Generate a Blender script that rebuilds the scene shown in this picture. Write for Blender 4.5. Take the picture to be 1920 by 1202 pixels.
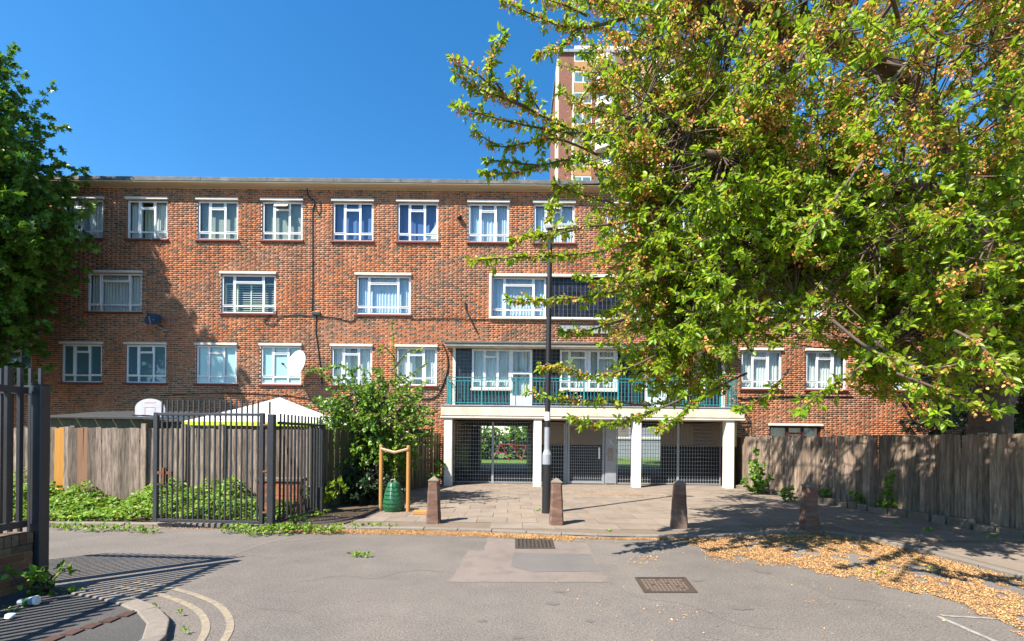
import bpy, math, random
import numpy as np
from mathutils import Vector, Matrix
random.seed(7); rng = np.random.default_rng(7)
sc = bpy.context.scene
for o in list(bpy.data.objects): bpy.data.objects.remove(o)
COL = sc.collection
R = math.radians

# ------------------------------------------------------------------ camera, sky, sun, exposure
EYE = 1.65; F = 880.0; HOR = 826.0; ROLL = 0.0095
cam = bpy.data.cameras.new('camera'); camo = bpy.data.objects.new('camera', cam); COL.objects.link(camo)
camo.location = (0, 0, EYE); camo.rotation_euler = (math.pi/2, -ROLL, 0)
cam.sensor_width = 36; cam.lens = 36*F/1920; cam.shift_y = (HOR-601)/1920
cam.clip_start = .05; cam.clip_end = 2000
sc.camera = camo

SUN = Vector((-.63, -.555, 1.0)).normalized()          # towards the sun
w = bpy.data.worlds.new('World'); sc.world = w; w.use_nodes = True
nt = w.node_tree; nt.nodes.clear()
sky = nt.nodes.new('ShaderNodeTexSky'); sky.sky_type = 'NISHITA'; sky.sun_disc = False
sky.sun_elevation = math.asin(SUN.z); sky.sun_rotation = math.atan2(SUN.x, SUN.y)
sky.altitude = 0; sky.air_density = 1.0; sky.dust_density = 0.15; sky.ozone_density = 3.0
bg = nt.nodes.new('ShaderNodeBackground'); bg.inputs[1].default_value = 0.10
ow = nt.nodes.new('ShaderNodeOutputWorld')
hs = nt.nodes.new('ShaderNodeHueSaturation'); hs.inputs['Saturation'].default_value = 1.32; hs.inputs['Hue'].default_value = .497
nt.links.new(sky.outputs[0], hs.inputs['Color']); nt.links.new(hs.outputs[0], bg.inputs[0]); nt.links.new(bg.outputs[0], ow.inputs[0])
sl = bpy.data.lights.new('sun', 'SUN'); sl.energy = 5.0; sl.angle = R(.53); sl.color = (1, .93, .83)
so = bpy.data.objects.new('sun', sl); COL.objects.link(so); so.location = (-20, -18, 40)
so.rotation_euler = (-SUN).to_track_quat('-Z', 'Y').to_euler()
sc.view_settings.view_transform = 'Standard'; sc.view_settings.look = 'None'
sc.view_settings.exposure = 1.36; sc.view_settings.gamma = 1.0; sc.view_settings.use_curve_mapping = False
sc.render.engine = 'CYCLES'; sc.cycles.max_bounces = 8; sc.cycles.transparent_max_bounces = 12

def at(px, py, d):
    u = (px-960)/F; v = (HOR-py)/F
    return Vector((d*(u-ROLL*v), d, EYE+d*(v+ROLL*u)))
def gr(px, py, z=0.0):
    v = (HOR-py)/F + ROLL*(px-960)/F
    return at(px, py, (z-EYE)/v)

# ------------------------------------------------------------------ materials
def M(name, c1, c2=None, scale=6, rough=.8, detail=6, stretch=(1,1,1), bump=0, bscale=None, island=0, orand=0,
      spec=.3, metal=0, transl=0, tcol=None, contrast=.25, fine=0, fscale=90, hue=0, dirt=None, dscale=2, damt=.5, emis=0, nrough=.6):
    m = bpy.data.materials.new(name); m.use_nodes = True
    nt = m.node_tree; N = nt.nodes; L = nt.links; N.clear()
    out = N.new('ShaderNodeOutputMaterial'); P = N.new('ShaderNodeBsdfPrincipled')
    P.inputs['Roughness'].default_value = rough; P.inputs['Metallic'].default_value = metal
    P.inputs['Specular IOR Level'].default_value = spec
    tc = N.new('ShaderNodeTexCoord'); mp = N.new('ShaderNodeMapping'); mp.inputs['Scale'].default_value = stretch
    oi = N.new('ShaderNodeObjectInfo')
    ad = N.new('ShaderNodeVectorMath'); ad.operation = 'ADD'
    mu = N.new('ShaderNodeMath'); mu.operation = 'MULTIPLY'; mu.inputs[1].default_value = 37.0
    L.new(oi.outputs['Random'], mu.inputs[0])
    L.new(tc.outputs['Object'], ad.inputs[0]); L.new(mu.outputs[0], ad.inputs[1]); L.new(ad.outputs[0], mp.inputs[0])
    vec = mp.outputs[0]
    def noise(s, d=detail, r=nrough):
        n = N.new('ShaderNodeTexNoise'); n.inputs['Scale'].default_value = s; n.inputs['Detail'].default_value = d
        n.inputs['Roughness'].default_value = r
        L.new(vec, n.inputs['Vector']); return n.outputs[0]
    def ramp(src, a, b):
        r = N.new('ShaderNodeMapRange'); r.inputs[1].default_value = a; r.inputs[2].default_value = b
        L.new(src, r.inputs[0]); return r.outputs[0]
    def mix(fac, a, b, mode='MIX'):
        x = N.new('ShaderNodeMix'); x.data_type = 'RGBA'; x.blend_type = mode
        for sock, v in ((x.inputs[0], fac), (x.inputs[6], a), (x.inputs[7], b)):
            if isinstance(v, (int, float)): sock.default_value = v
            elif isinstance(v, tuple): sock.default_value = (*v[:3], 1)
            else: L.new(v, sock)
        return x.outputs[2]
    c2 = c2 or tuple(.75*c for c in c1)
    n0 = noise(scale)
    col = mix(ramp(n0, .5-contrast, .5+contrast), c1, c2)
    if dirt: col = mix(ramp(noise(dscale, 4), .62-.15, .62+.15), col, mix(damt, col, dirt))
    if fine:
        f = ramp(noise(fscale, 2), .3, .7)
        g = N.new('ShaderNodeMapRange'); g.inputs[3].default_value = 1-fine; g.inputs[4].default_value = 1+fine
        L.new(f, g.inputs[0]); col = mix(1.0, col, g.outputs[0], 'MULTIPLY')
    if island or orand or hue:
        geo = N.new('ShaderNodeNewGeometry')
        s = N.new('ShaderNodeMath'); s.operation = 'ADD'
        L.new(geo.outputs['Random Per Island'], s.inputs[0]); L.new(oi.outputs['Random'], s.inputs[1])
        fr = N.new('ShaderNodeMath'); fr.operation = 'FRACT'; L.new(s.outputs[0], fr.inputs[0])
        amt = max(island, orand)
        g = N.new('ShaderNodeMapRange'); g.inputs[3].default_value = 1-amt; g.inputs[4].default_value = 1+amt
        L.new(fr.outputs[0], g.inputs[0])
        h = N.new('ShaderNodeHueSaturation'); L.new(g.outputs[0], h.inputs['Value']); L.new(col, h.inputs['Color'])
        if hue:
            k = N.new('ShaderNodeMath'); k.operation = 'MULTIPLY'; k.inputs[1].default_value = 7.31; L.new(fr.outputs[0], k.inputs[0])
            k2 = N.new('ShaderNodeMath'); k2.operation = 'FRACT'; L.new(k.outputs[0], k2.inputs[0])
            g2 = N.new('ShaderNodeMapRange'); g2.inputs[3].default_value = .5-hue; g2.inputs[4].default_value = .5+hue
            L.new(k2.outputs[0], g2.inputs[0]); L.new(g2.outputs[0], h.inputs['Hue'])
        col = h.outputs[0]
    L.new(col, P.inputs['Base Color'])
    if bump:
        b = N.new('ShaderNodeBump'); b.inputs['Strength'].default_value = bump; b.inputs['Distance'].default_value = .01
        L.new(noise(bscale or scale*4, 4), b.inputs['Height']); L.new(b.outputs[0], P.inputs['Normal'])
    sh = P.outputs[0]
    if transl:
        t = N.new('ShaderNodeBsdfTranslucent')
        if tcol: L.new(mix(.5, col, tcol), t.inputs[0])
        else: L.new(col, t.inputs[0])
        ms = N.new('ShaderNodeMixShader'); ms.inputs[0].default_value = transl
        L.new(P.outputs[0], ms.inputs[1]); L.new(t.outputs[0], ms.inputs[2]); sh = ms.outputs[0]
    L.new(sh, out.inputs[0])
    m.diffuse_color = (*c1, 1)
    return m

def brick_mat(name, cols, k=1.0):
    m = M(name, (.3,.1,.05), rough=.9, spec=.15)
    nt = m.node_tree; N = nt.nodes; L = nt.links
    P = [n for n in N if n.type == 'BSDF_PRINCIPLED'][0]
    geo = N.new('ShaderNodeNewGeometry'); oi = N.new('ShaderNodeObjectInfo')
    s = N.new('ShaderNodeMath'); s.operation = 'ADD'; L.new(geo.outputs['Random Per Island'], s.inputs[0]); L.new(oi.outputs['Random'], s.inputs[1])
    fr = N.new('ShaderNodeMath'); fr.operation = 'FRACT'; L.new(s.outputs[0], fr.inputs[0])
    cr = N.new('ShaderNodeValToRGB'); cr.color_ramp.interpolation = 'LINEAR'
    el = cr.color_ramp.elements
    while len(el) > 1: el.remove(el[-1])
    el[0].position = 0; el[0].color = (*[c*k for c in cols[0][1]], 1)
    for p, c in cols[1:]:
        e = el.new(p); e.color = (*[x*k for x in c], 1)
    L.new(fr.outputs[0], cr.inputs[0])
    tc = N.new('ShaderNodeTexCoord')
    n = N.new('ShaderNodeTexNoise'); n.inputs['Scale'].default_value = 22; n.inputs['Detail'].default_value = 5
    L.new(tc.outputs['Object'], n.inputs['Vector'])
    g = N.new('ShaderNodeMapRange'); g.inputs[1].default_value = .3; g.inputs[2].default_value = .7; g.inputs[3].default_value = .75; g.inputs[4].default_value = 1.22
    L.new(n.outputs[0], g.inputs[0])
    n2 = N.new('ShaderNodeTexNoise'); n2.inputs['Scale'].default_value = .55; n2.inputs['Detail'].default_value = 6
    mp2 = N.new('ShaderNodeMapping'); mp2.inputs['Scale'].default_value = (2.2,1,.5); L.new(tc.outputs['Object'], mp2.inputs[0]); L.new(mp2.outputs[0], n2.inputs['Vector'])
    g2 = N.new('ShaderNodeMapRange'); g2.inputs[1].default_value = .3; g2.inputs[2].default_value = .7; g2.inputs[3].default_value = .68; g2.inputs[4].default_value = 1.22
    L.new(n2.outputs[0], g2.inputs[0])
    a = N.new('ShaderNodeMix'); a.data_type = 'RGBA'; a.blend_type = 'MULTIPLY'; a.inputs[0].default_value = 1
    b = N.new('ShaderNodeMix'); b.data_type = 'RGBA'; b.blend_type = 'MULTIPLY'; b.inputs[0].default_value = 1
    L.new(cr.outputs[0], a.inputs[6]); L.new(g.outputs[0], a.inputs[7]); L.new(a.outputs[2], b.inputs[6]); L.new(g2.outputs[0], b.inputs[7])
    L.new(b.outputs[2], P.inputs['Base Color'])
    bu = N.new('ShaderNodeBump'); bu.inputs['Strength'].default_value = .5; bu.inputs['Distance'].default_value = .006
    n3 = N.new('ShaderNodeTexNoise'); n3.inputs['Scale'].default_value = 70; L.new(tc.outputs['Object'], n3.inputs['Vector'])
    L.new(n3.outputs[0], bu.inputs['Height']); L.new(bu.outputs[0], P.inputs['Normal'])
    return m

def glass_mat(name, ior=1.75, tint=(.92,.97,.97)):
    m = bpy.data.materials.new(name); m.use_nodes = True
    nt = m.node_tree; N = nt.nodes; L = nt.links; N.clear()
    out = N.new('ShaderNodeOutputMaterial'); t = N.new('ShaderNodeBsdfTransparent'); t.inputs[0].default_value = (*tint, 1)
    g = N.new('ShaderNodeBsdfGlossy'); g.inputs['Roughness'].default_value = .015
    fr = N.new('ShaderNodeFresnel'); ge = N.new('ShaderNodeNewGeometry'); mr = N.new('ShaderNodeMapRange')
    mr.inputs[3].default_value = ior; mr.inputs[4].default_value = 1/ior; L.new(ge.outputs['Backfacing'], mr.inputs[0]); L.new(mr.outputs[0], fr.inputs[0])   # a thin sheet: same reflectance from both sides
    tc = N.new('ShaderNodeTexCoord'); n = N.new('ShaderNodeTexNoise'); n.inputs['Scale'].default_value = 1.6; L.new(tc.outputs['Object'], n.inputs['Vector'])
    b = N.new('ShaderNodeBump'); b.inputs['Strength'].default_value = .12; b.inputs['Distance'].default_value = .05
    L.new(n.outputs[0], b.inputs['Height']); L.new(b.outputs[0], g.inputs['Normal'])
    ms = N.new('ShaderNodeMixShader'); L.new(fr.outputs[0], ms.inputs[0]); L.new(t.outputs[0], ms.inputs[1]); L.new(g.outputs[0], ms.inputs[2])
    L.new(ms.outputs[0], out.inputs[0]); return m

BR = [(0,(.345,.115,.056)),(.18,(.41,.145,.068)),(.34,(.30,.095,.048)),(.48,(.45,.175,.083)),(.60,(.285,.092,.05)),(.68,(.38,.13,.063)),(.74,(.22,.096,.06)),(.80,(.135,.083,.061)),(.95,(.165,.10,.07)),(1,(.35,.125,.06))]
m_brick = brick_mat('red multi brick', [(p, (c[0]*.98, c[1]*1.06, c[2]*1.03)) for p, c in BR])
m_oldbrick = brick_mat('old brown brick', [(0,(.15,.07,.04)),(.3,(.20,.11,.06)),(.6,(.10,.055,.04)),(.8,(.16,.12,.08)),(1,(.08,.06,.05))])
m_mortar = M('mortar', (.60,.47,.33), (.49,.385,.265), scale=3, rough=.95, fine=.15, fscale=40)
m_oldmortar = M('old mortar', (.30,.22,.12), (.17,.13,.08), scale=8, rough=.95)
m_reveal = M('brick reveal', (.26,.085,.045), (.18,.07,.04), scale=12, rough=.9)
m_asphalt = M('asphalt', (.172,.150,.130), (.122,.108,.096), scale=.5, rough=.88, detail=9, fine=.46, fscale=62, bump=.6, bscale=110, contrast=.17, nrough=.68, dirt=(.085,.08,.075), dscale=.9, damt=.5, spec=.25)
m_patch = M('pinkish asphalt patch', (.20,.162,.138), (.16,.132,.115), scale=1.5, rough=.9, fine=.22, fscale=85, bump=.4, bscale=130, dirt=(.09,.08,.075), dscale=4, damt=.5)
m_patch2 = M('grey asphalt patch', (.145,.131,.12), (.115,.105,.098), scale=2, rough=.9, fine=.26, fscale=85, bump=.4, bscale=130)
m_slab = M('concrete paving', (.245,.198,.155), (.18,.146,.116), scale=2.2, rough=.9, fine=.12, fscale=60, orand=.09, bump=.25, bscale=50, dirt=(.12,.09,.065), dscale=1.4, damt=.45)
m_pavebase = M('paving bed', (.175,.135,.10), (.14,.11,.08), scale=3, rough=.95, fine=.2, fscale=50)
m_kerb = M('granite kerb', (.215,.185,.155), (.155,.135,.115), scale=14, rough=.85, fine=.15, orand=.1)
m_tarpath = M('dark footway tarmac', (.075,.072,.07), (.055,.053,.052), scale=2, rough=.95, fine=.3, fscale=70, bump=.4, bscale=120)
m_soil = M('soil', (.11,.075,.045), (.07,.05,.03), scale=3, rough=1, bump=.6, bscale=20)
m_lawn = M('lawn', (.10,.17,.03), (.06,.11,.02), scale=4, rough=1, bump=.6, bscale=30)
m_white = M('white painted concrete', (.72,.68,.60), (.62,.57,.49), scale=2.5, rough=.75, dirt=(.33,.27,.2), dscale=1.8, damt=.35)
m_cream = M('cream painted band', (.66,.60,.48), (.56,.49,.38), scale=2.5, rough=.75, dirt=(.25,.2,.14), dscale=2.2, damt=.5, stretch=(1,1,.35))
m_soffit = M('cream soffit', (.62,.50,.33), (.54,.43,.28), scale=1.2, rough=.8)
m_lead = M('weathered roof edge', (.13,.135,.13), (.075,.08,.078), scale=5, rough=.8, dirt=(.25,.25,.23), dscale=3, damt=.6)
m_upvc = M('white window frame', (.76,.77,.77), (.70,.71,.72), scale=3, rough=.45, spec=.4)
m_sill = M('red tile sill', (.21,.05,.035), (.15,.04,.03), scale=10, rough=.6)
m_glass = glass_mat('window glass')
m_room = M('room interior', (.16,.15,.14), (.13,.12,.11), scale=2, rough=.9)
m_net = M('net curtain', (.82,.85,.82), (.70,.75,.73), scale=8, rough=.9, stretch=(6,1,.2), transl=.3)
m_netb = M('pale blue curtain', (.60,.74,.86), (.48,.63,.79), scale=8, rough=.9, stretch=(6,1,.2), transl=.25)
m_blue = M('blue curtain', (.085,.15,.32), (.065,.12,.27), scale=4, rough=.9, stretch=(5,1,.3))
m_blind = M('pale green blind', (.52,.58,.47), (.45,.51,.42), scale=3, rough=.7)
m_shut = M('cream shutter', (.60,.66,.50), (.54,.6,.45), scale=3, rough=.6)
m_frost = M('pale teal window film', (.42,.58,.55), (.34,.50,.48), scale=1.2, rough=.5, spec=.5)
m_frostd = M('deep teal window film', (.10,.20,.22), (.07,.15,.18), scale=1.2, rough=.3, spec=.6)
m_tile = M('dark blue glazed tile', (.013,.016,.03), (.009,.011,.018), scale=5, rough=.22, spec=.4, island=.5)
m_grout = M('pale grout', (.26,.255,.235), rough=.9)
m_teal = M('teal painted steel', (.02,.25,.26), (.015,.2,.215), scale=5, rough=.45, spec=.5)
m_steel = M('slate grey painted steel', (.034,.036,.042), (.024,.026,.031), scale=6, rough=.42, spec=.5, dirt=(.08,.05,.035), dscale=5, damt=.3, bump=.08, bscale=60)
m_rust = M('rusty steel', (.22,.075,.03), (.10,.045,.03), scale=20, rough=.9)
m_galv = M('galvanised steel', (.36,.38,.41), (.28,.30,.33), scale=8, rough=.5, metal=.35, spec=.5)
m_galvd = M('grey steel panel', (.30,.325,.36), (.25,.27,.30), scale=4, rough=.5, metal=.2, spec=.5, dirt=(.2,.19,.18), dscale=5)
m_black = M('black paint', (.014,.014,.016), (.02,.02,.02), scale=8, rough=.4, spec=.5)
m_cable = M('black cable', (.012,.012,.012), rough=.6)
m_grey = M('mid grey', (.30,.32,.35), (.24,.26,.29), scale=9, rough=.6)
m_wht = M('white plastic', (.80,.80,.78), (.74,.74,.72), scale=3, rough=.5)
m_board = M('weathered fence timber', (.32,.245,.185), (.12,.09,.07), scale=3.2, rough=.95, stretch=(8,8,.8), detail=8, contrast=.15, orand=.45, bump=.6, bscale=9, dirt=(.07,.052,.042), dscale=2, damt=.55, hue=.012)
m_boardr = M('dark fence timber', (.30,.22,.16), (.115,.085,.063), scale=3.2, rough=.95, stretch=(8,8,.8), detail=8, contrast=.15, orand=.4, bump=.6, bscale=9, dirt=(.075,.075,.045), dscale=1.5, damt=.6, hue=.012)
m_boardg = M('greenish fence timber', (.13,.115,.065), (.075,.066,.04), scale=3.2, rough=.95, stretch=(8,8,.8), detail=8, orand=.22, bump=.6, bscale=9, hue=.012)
m_newboard = M('new orange timber', (.52,.25,.05), (.42,.19,.04), scale=3, rough=.85, stretch=(7,7,.5))
m_redboard = M('reddish timber', (.27,.15,.085), (.2,.105,.06), scale=3, rough=.9, stretch=(7,7,.5))
m_stake = M('round timber stake', (.46,.23,.065), (.36,.17,.05), scale=3, rough=.8, stretch=(6,6,.6))
m_boll = M('brown brick bollard', (.17,.088,.058), (.085,.05,.038), scale=6, rough=.85, dirt=(.30,.25,.2), dscale=3, damt=.6, bump=.6, bscale=14, stretch=(1,1,5), fine=.2, fscale=40, contrast=.16)
m_bollc = M('bollard cap concrete', (.22,.17,.13), (.15,.12,.095), scale=9, rough=.9)
m_bag = M('green watering bag', (.022,.13,.05), (.014,.085,.034), scale=7, rough=.4, spec=.5, bump=.5, bscale=12)
m_bark = M('cherry bark', (.155,.105,.075), (.085,.06,.045), scale=4, rough=.9, stretch=(1.5,1.5,5), bump=.8, bscale=9)
m_twig = M('twig bark', (.13,.09,.065), (.075,.052,.04), scale=8, rough=.9)
m_twigd = M('dark bark', (.07,.055,.045), (.05,.04,.03), scale=8, rough=.95, bump=.6, bscale=14)
m_leaf = M('cherry leaf', (.25,.36,.016), (.16,.275,.012), scale=3, rough=.4, spec=.4, island=.4, hue=.03, transl=.5, tcol=(.46,.60,.03))
m_blos = M('faded blossom', (.74,.38,.12), (.58,.26,.075), scale=6, rough=.9, island=.3, hue=.015, transl=.2)
m_maple = M('maple leaf', (.11,.23,.022), (.065,.155,.016), scale=3, rough=.4, spec=.4, island=.35, hue=.02, transl=.3, tcol=(.16,.34,.02))
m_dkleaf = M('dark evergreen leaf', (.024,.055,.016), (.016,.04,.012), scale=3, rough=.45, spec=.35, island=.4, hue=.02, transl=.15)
m_shrub = M('shrub leaf', (.14,.26,.022), (.09,.185,.018), scale=3, rough=.4, spec=.4, island=.4, hue=.02, transl=.3, tcol=(.2,.4,.02))
m_sap = M('sapling leaf', (.28,.36,.022), (.2,.3,.02), scale=3, rough=.5, island=.25, hue=.015, transl=.4)
m_weed = M('weed leaf', (.19,.30,.03), (.12,.22,.02), scale=3, rough=.5, island=.4, hue=.03, transl=.3, tcol=(.28,.42,.03))
m_litter = M('dry blossom litter', (.50,.30,.125), (.33,.175,.07), scale=5, rough=.95, island=.45, hue=.02)
m_canvas = M('white canvas', (.85,.86,.78), (.8,.81,.73), scale=2, rough=.7, transl=.15)
m_lime = M('lime canvas trim', (.55,.72,.04), (.48,.64,.03), scale=2, rough=.6)
m_beige = M('beige passage wall', (.60,.45,.29), (.52,.38,.24), scale=1.5, rough=.85)
m_dado = M('black gloss dado', (.016,.017,.02), (.012,.013,.015), scale=3, rough=.4)
m_yel = M('worn yellow line', (.29,.24,.155), (.18,.155,.13), scale=14, rough=.9, contrast=.18, fine=.2)
m_wline = M('worn white line', (.31,.29,.27), (.19,.17,.155), scale=12, rough=.9, contrast=.18, fine=.2)
m_iron = M('cast iron', (.095,.07,.055), (.062,.046,.036), scale=12, rough=.75, metal=.3, bump=.2)
m_stone = M('edging stone', (.20,.165,.125), (.13,.105,.08), scale=7, rough=.95, orand=.15, bump=.5, bscale=18)
m_red = M('red painted steel', (.28,.03,.035), rough=.5)
m_towerbrick = M('tower brick', (.23,.105,.075), (.19,.088,.062), scale=2, rough=.9, fine=.15, fscale=6)
m_towertan = M('tan brick panel', (.40,.22,.095), (.34,.185,.08), scale=2, rough=.9, fine=.12, fscale=6)
m_felt = M('roofing felt', (.03,.03,.032), (.045,.045,.045), scale=4, rough=.9)
m_brown = M('brown window frame', (.09,.02,.014), rough=.5)
m_sign = M('weathered sign', (.34,.34,.34), (.22,.225,.23), scale=9, rough=.7)

# ------------------------------------------------------------------ mesh helpers
class MB:
    def __init__(s): s.v = []; s.f = []
    def quad(s, a, b, c, d):
        n = len(s.v); s.v += [tuple(a), tuple(b), tuple(c), tuple(d)]; s.f.append((n, n+1, n+2, n+3)); return s
    def box(s, x0, x1, y0, y1, z0, z1):
        n = len(s.v)
        s.v += [(x0,y0,z0),(x1,y0,z0),(x1,y1,z0),(x0,y1,z0),(x0,y0,z1),(x1,y0,z1),(x1,y1,z1),(x0,y1,z1)]
        s.f += [(n,n+3,n+2,n+1),(n+4,n+5,n+6,n+7),(n,n+1,n+5,n+4),(n+1,n+2,n+6,n+5),(n+2,n+3,n+7,n+6),(n+3,n,n+4,n+7)]; return s
    def beam(s, a, b, wx, wy, up=(0,0,1)):
        a = Vector(a); b = Vector(b); t = (b-a).normalized(); up = Vector(up)
        if abs(t.dot(up)) > .98: up = Vector((0,1,0))
        x = t.cross(up).normalized()*wx/2; y = x.normalized().cross(t).normalized()*wy/2
        n = len(s.v)
        for p in (a, b): s.v += [tuple(p-x-y), tuple(p+x-y), tuple(p+x+y), tuple(p-x+y)]
        s.f += [(n,n+1,n+2,n+3),(n+7,n+6,n+5,n+4)] + [(n+i, n+4+i, n+4+(i+1)%4, n+(i+1)%4) for i in range(4)]; return s
    def tube(s, pts, rad, k=6, caps=True):
        pts = [Vector(p) for p in pts]; m = len(pts)
        if not hasattr(rad, '__len__'): rad = [rad]*m
        n0 = len(s.v); ref = Vector((.3,.2,1)).normalized()
        for i, p in enumerate(pts):
            t = (pts[min(i+1, m-1)]-pts[max(i-1, 0)])
            if t.length < 1e-9: t = Vector((0,0,1))
            t.normalize()
            r = ref if abs(t.dot(ref)) < .95 else Vector((1,0,0))
            x = t.cross(r).normalized(); y = t.cross(x)
            for j in range(k):
                a = 2*math.pi*j/k; s.v.append(tuple(p+(x*math.cos(a)+y*math.sin(a))*rad[i]))
        for i in range(m-1):
            for j in range(k):
                s.f.append((n0+i*k+j, n0+i*k+(j+1)%k, n0+(i+1)*k+(j+1)%k, n0+(i+1)*k+j))
        if caps: s.f += [tuple(n0+j for j in range(k))[::-1], tuple(n0+(m-1)*k+j for j in range(k))]
        return s
    def lathe(s, c, prof, k=16):
        n0 = len(s.v); c = Vector(c)
        for r, z in prof:
            for j in range(k):
                a = 2*math.pi*j/k; s.v.append((c.x+r*math.cos(a), c.y+r*math.sin(a), c.z+z))
        for i in range(len(prof)-1):
            for j in range(k): s.f.append((n0+i*k+j, n0+i*k+(j+1)%k, n0+(i+1)*k+(j+1)%k, n0+(i+1)*k+j))
        s.f += [tuple(n0+j for j in range(k))[::-1], tuple(n0+(len(prof)-1)*k+j for j in range(k))]; return s
    def prism(s, poly, z0, z1):
        n = len(s.v); k = len(poly)
        s.v += [(p[0], p[1], z0) for p in poly] + [(p[0], p[1], z1) for p in poly]
        s.f += [tuple(range(n, n+k))[::-1], tuple(range(n+k, n+2*k))] + [(n+i, n+(i+1)%k, n+k+(i+1)%k, n+k+i) for i in range(k)]; return s
    def mesh(s, name, mat, smooth=False):
        me = bpy.data.meshes.new(name); me.from_pydata(s.v, [], s.f); me.update()
        me.materials.append(mat)
        if smooth: me.polygons.foreach_set('use_smooth', [True]*len(me.polygons))
        return me
    def build(s, name, mat, root=None, smooth=False, bevel=0):
        org = Vector((0,0,0))
        r = root
        while r is not None: org += Vector(r.location); r = r.parent
        if org.length: s.v = [(a-org.x, b-org.y, c-org.z) for a, b, c in s.v]
        o = bpy.data.objects.new(name, s.mesh(name, mat, smooth)); COL.objects.link(o)
        if root is not None: o.parent = root
        if bevel:
            b = o.modifiers.new('bevel', 'BEVEL'); b.width = bevel; b.segments = 2; b.limit_method = 'ANGLE'
        return o
def npmesh(name, V, Fc, mat, root=None, smooth=False):
    V = np.asarray(V, dtype=np.float32).reshape(-1, 3); Fc = np.asarray(Fc, dtype=np.int32)
    if root is not None: V = V - np.array(root.location, dtype=np.float32)
    me = bpy.data.meshes.new(name); k = Fc.shape[1]
    me.vertices.add(len(V)); me.vertices.foreach_set('co', V.ravel())
    me.loops.add(Fc.size); me.loops.foreach_set('vertex_index', Fc.ravel())
    me.polygons.add(len(Fc)); me.polygons.foreach_set('loop_start', np.arange(0, Fc.size, k, dtype=np.int32))
    me.polygons.foreach_set('loop_total', np.full(len(Fc), k, dtype=np.int32))
    if smooth: me.polygons.foreach_set('use_smooth', np.ones(len(Fc), dtype=bool))
    me.update(calc_edges=True); me.validate(); me.materials.append(mat)
    o = bpy.data.objects.new(name, me); COL.objects.link(o)
    if root is not None: o.parent = root
    return o
def tag(o, label=None, cat=None, group=None, kind=None):
    if label: o['label'] = label
    if cat: o['category'] = cat
    if group: o['group'] = group
    if kind: o['kind'] = kind
    return o
def thing(name, label, cat, loc=(0,0,0), group=None):
    o = bpy.data.objects.new(name, None); COL.objects.link(o); o.location = loc; o.empty_display_size = .2
    return tag(o, label, cat, group)
def inst(name, me, loc, root=None, rot=(0,0,0), scale=(1,1,1)):
    o = bpy.data.objects.new(name, me); COL.objects.link(o)
    l = Vector(loc)
    if root is not None: o.parent = root; l = l-Vector(root.location)
    o.location = l; o.rotation_euler = rot; o.scale = scale; return o
def dup(root, loc, label=None, rotz=0):
    r = root.copy(); COL.objects.link(r); r.location = loc; r.rotation_euler = (0, 0, rotz)
    if label: r['label'] = label
    for ch in root.children:
        c = ch.copy(); COL.objects.link(c); c.parent = r
        for g in ch.children:
            d = g.copy(); COL.objects.link(d); d.parent = c
    return r
def inpoly(x, y, poly):
    ins = False; n = len(poly); j = n-1
    for i in range(n):
        xi, yi = poly[i][:2]; xj, yj = poly[j][:2]
        if (yi > y) != (yj > y) and x < (xj-xi)*(y-yi)/(yj-yi)+xi: ins = not ins
        j = i
    return ins
# ------------------------------------------------------------------ ground, road, pavement
def sheet(name, poly, z, mat, kind='structure'):
    mb = MB(); mb.v = [(p[0], p[1], z) for p in poly]; mb.f = [tuple(range(len(poly)))]
    o = mb.build(name, mat); o['kind'] = kind; return o
sheet('ground', [(-400,-300),(400,-300),(400,500),(-400,500)], -.03, m_soil)
road = sheet('road', [(-60,-40),(7.2,-40),(7.2,8.9),(-60,8.9)], 0, m_asphalt)
sheet('lawn', [(-40,27.5),(60,27.5),(60,100),(-40,100)], 0.0, m_lawn)
PZ = .05
KERB = [(-4.05,8.62),(-3.4,8.52),(-2.4,8.48),(-1.25,8.46),(-.4,8.34),(.4,8.2),(1.1,8.07),(1.75,8.0),(2.6,8.0),(3.4,8.06),(4.4,8.35),(5.2,8.6),(5.75,8.62),(6.05,8.35),(6.18,7.8),(6.26,6.6),(6.28,5.7),(6.3,3),(6.3,-6)]
FB0, FB1 = Vector((-4.42,10.45,0)), Vector((-2.62,17.2,0))           # left side fence line
FR0, FR1 = Vector((8.22,17.2,0)), Vector((9.78,3.2,0))               # right fence line
PAVE = KERB + [(10.2,-6),(9.78,3.2),(8.22,17.2),(8.2,27.5),(-2.3,27.5),(-2.62,17.2),(-4.42,10.45),(-4.15,10.3)]
pave = sheet('pavement', PAVE, PZ-.016, m_pavebase)
inner = [(p[0], p[1]+.16) if p[1] > 7.9 else (p[0]+.16, p[1]) for p in KERB] + PAVE[len(KERB):]
slab_me = []
for i in range(3):
    mb = MB().box(-.2965,.2965,-.2965,.2965,-.03,0); slab_me.append(mb.mesh('paving_slab', m_slab))
ns = 0; rest = MB()
yrow = 8.26; row = 0
while yrow < 17.4:
    x = -4.6 + (.3 if row % 2 else 0)
    while x < 9.8:
        cs = [(x-.29,yrow-.29),(x+.29,yrow-.29),(x+.29,yrow+.29),(x-.29,yrow+.29)]
        if all(inpoly(cx, cy, inner) for cx, cy in cs):
            z = PZ + random.uniform(-.004,.003)
            if ns < 290:
                o = inst('paving_slab', random.choice(slab_me), (x, yrow, z), pave, (random.gauss(0,.003), random.gauss(0,.003), random.gauss(0,.004))); ns += 1
            else: rest.box(x-.2965, x+.2965, yrow-.2965, yrow+.2965, z-.03, z)
        x += .602
    yrow += .602; row += 1
yr = 7.35
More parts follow.
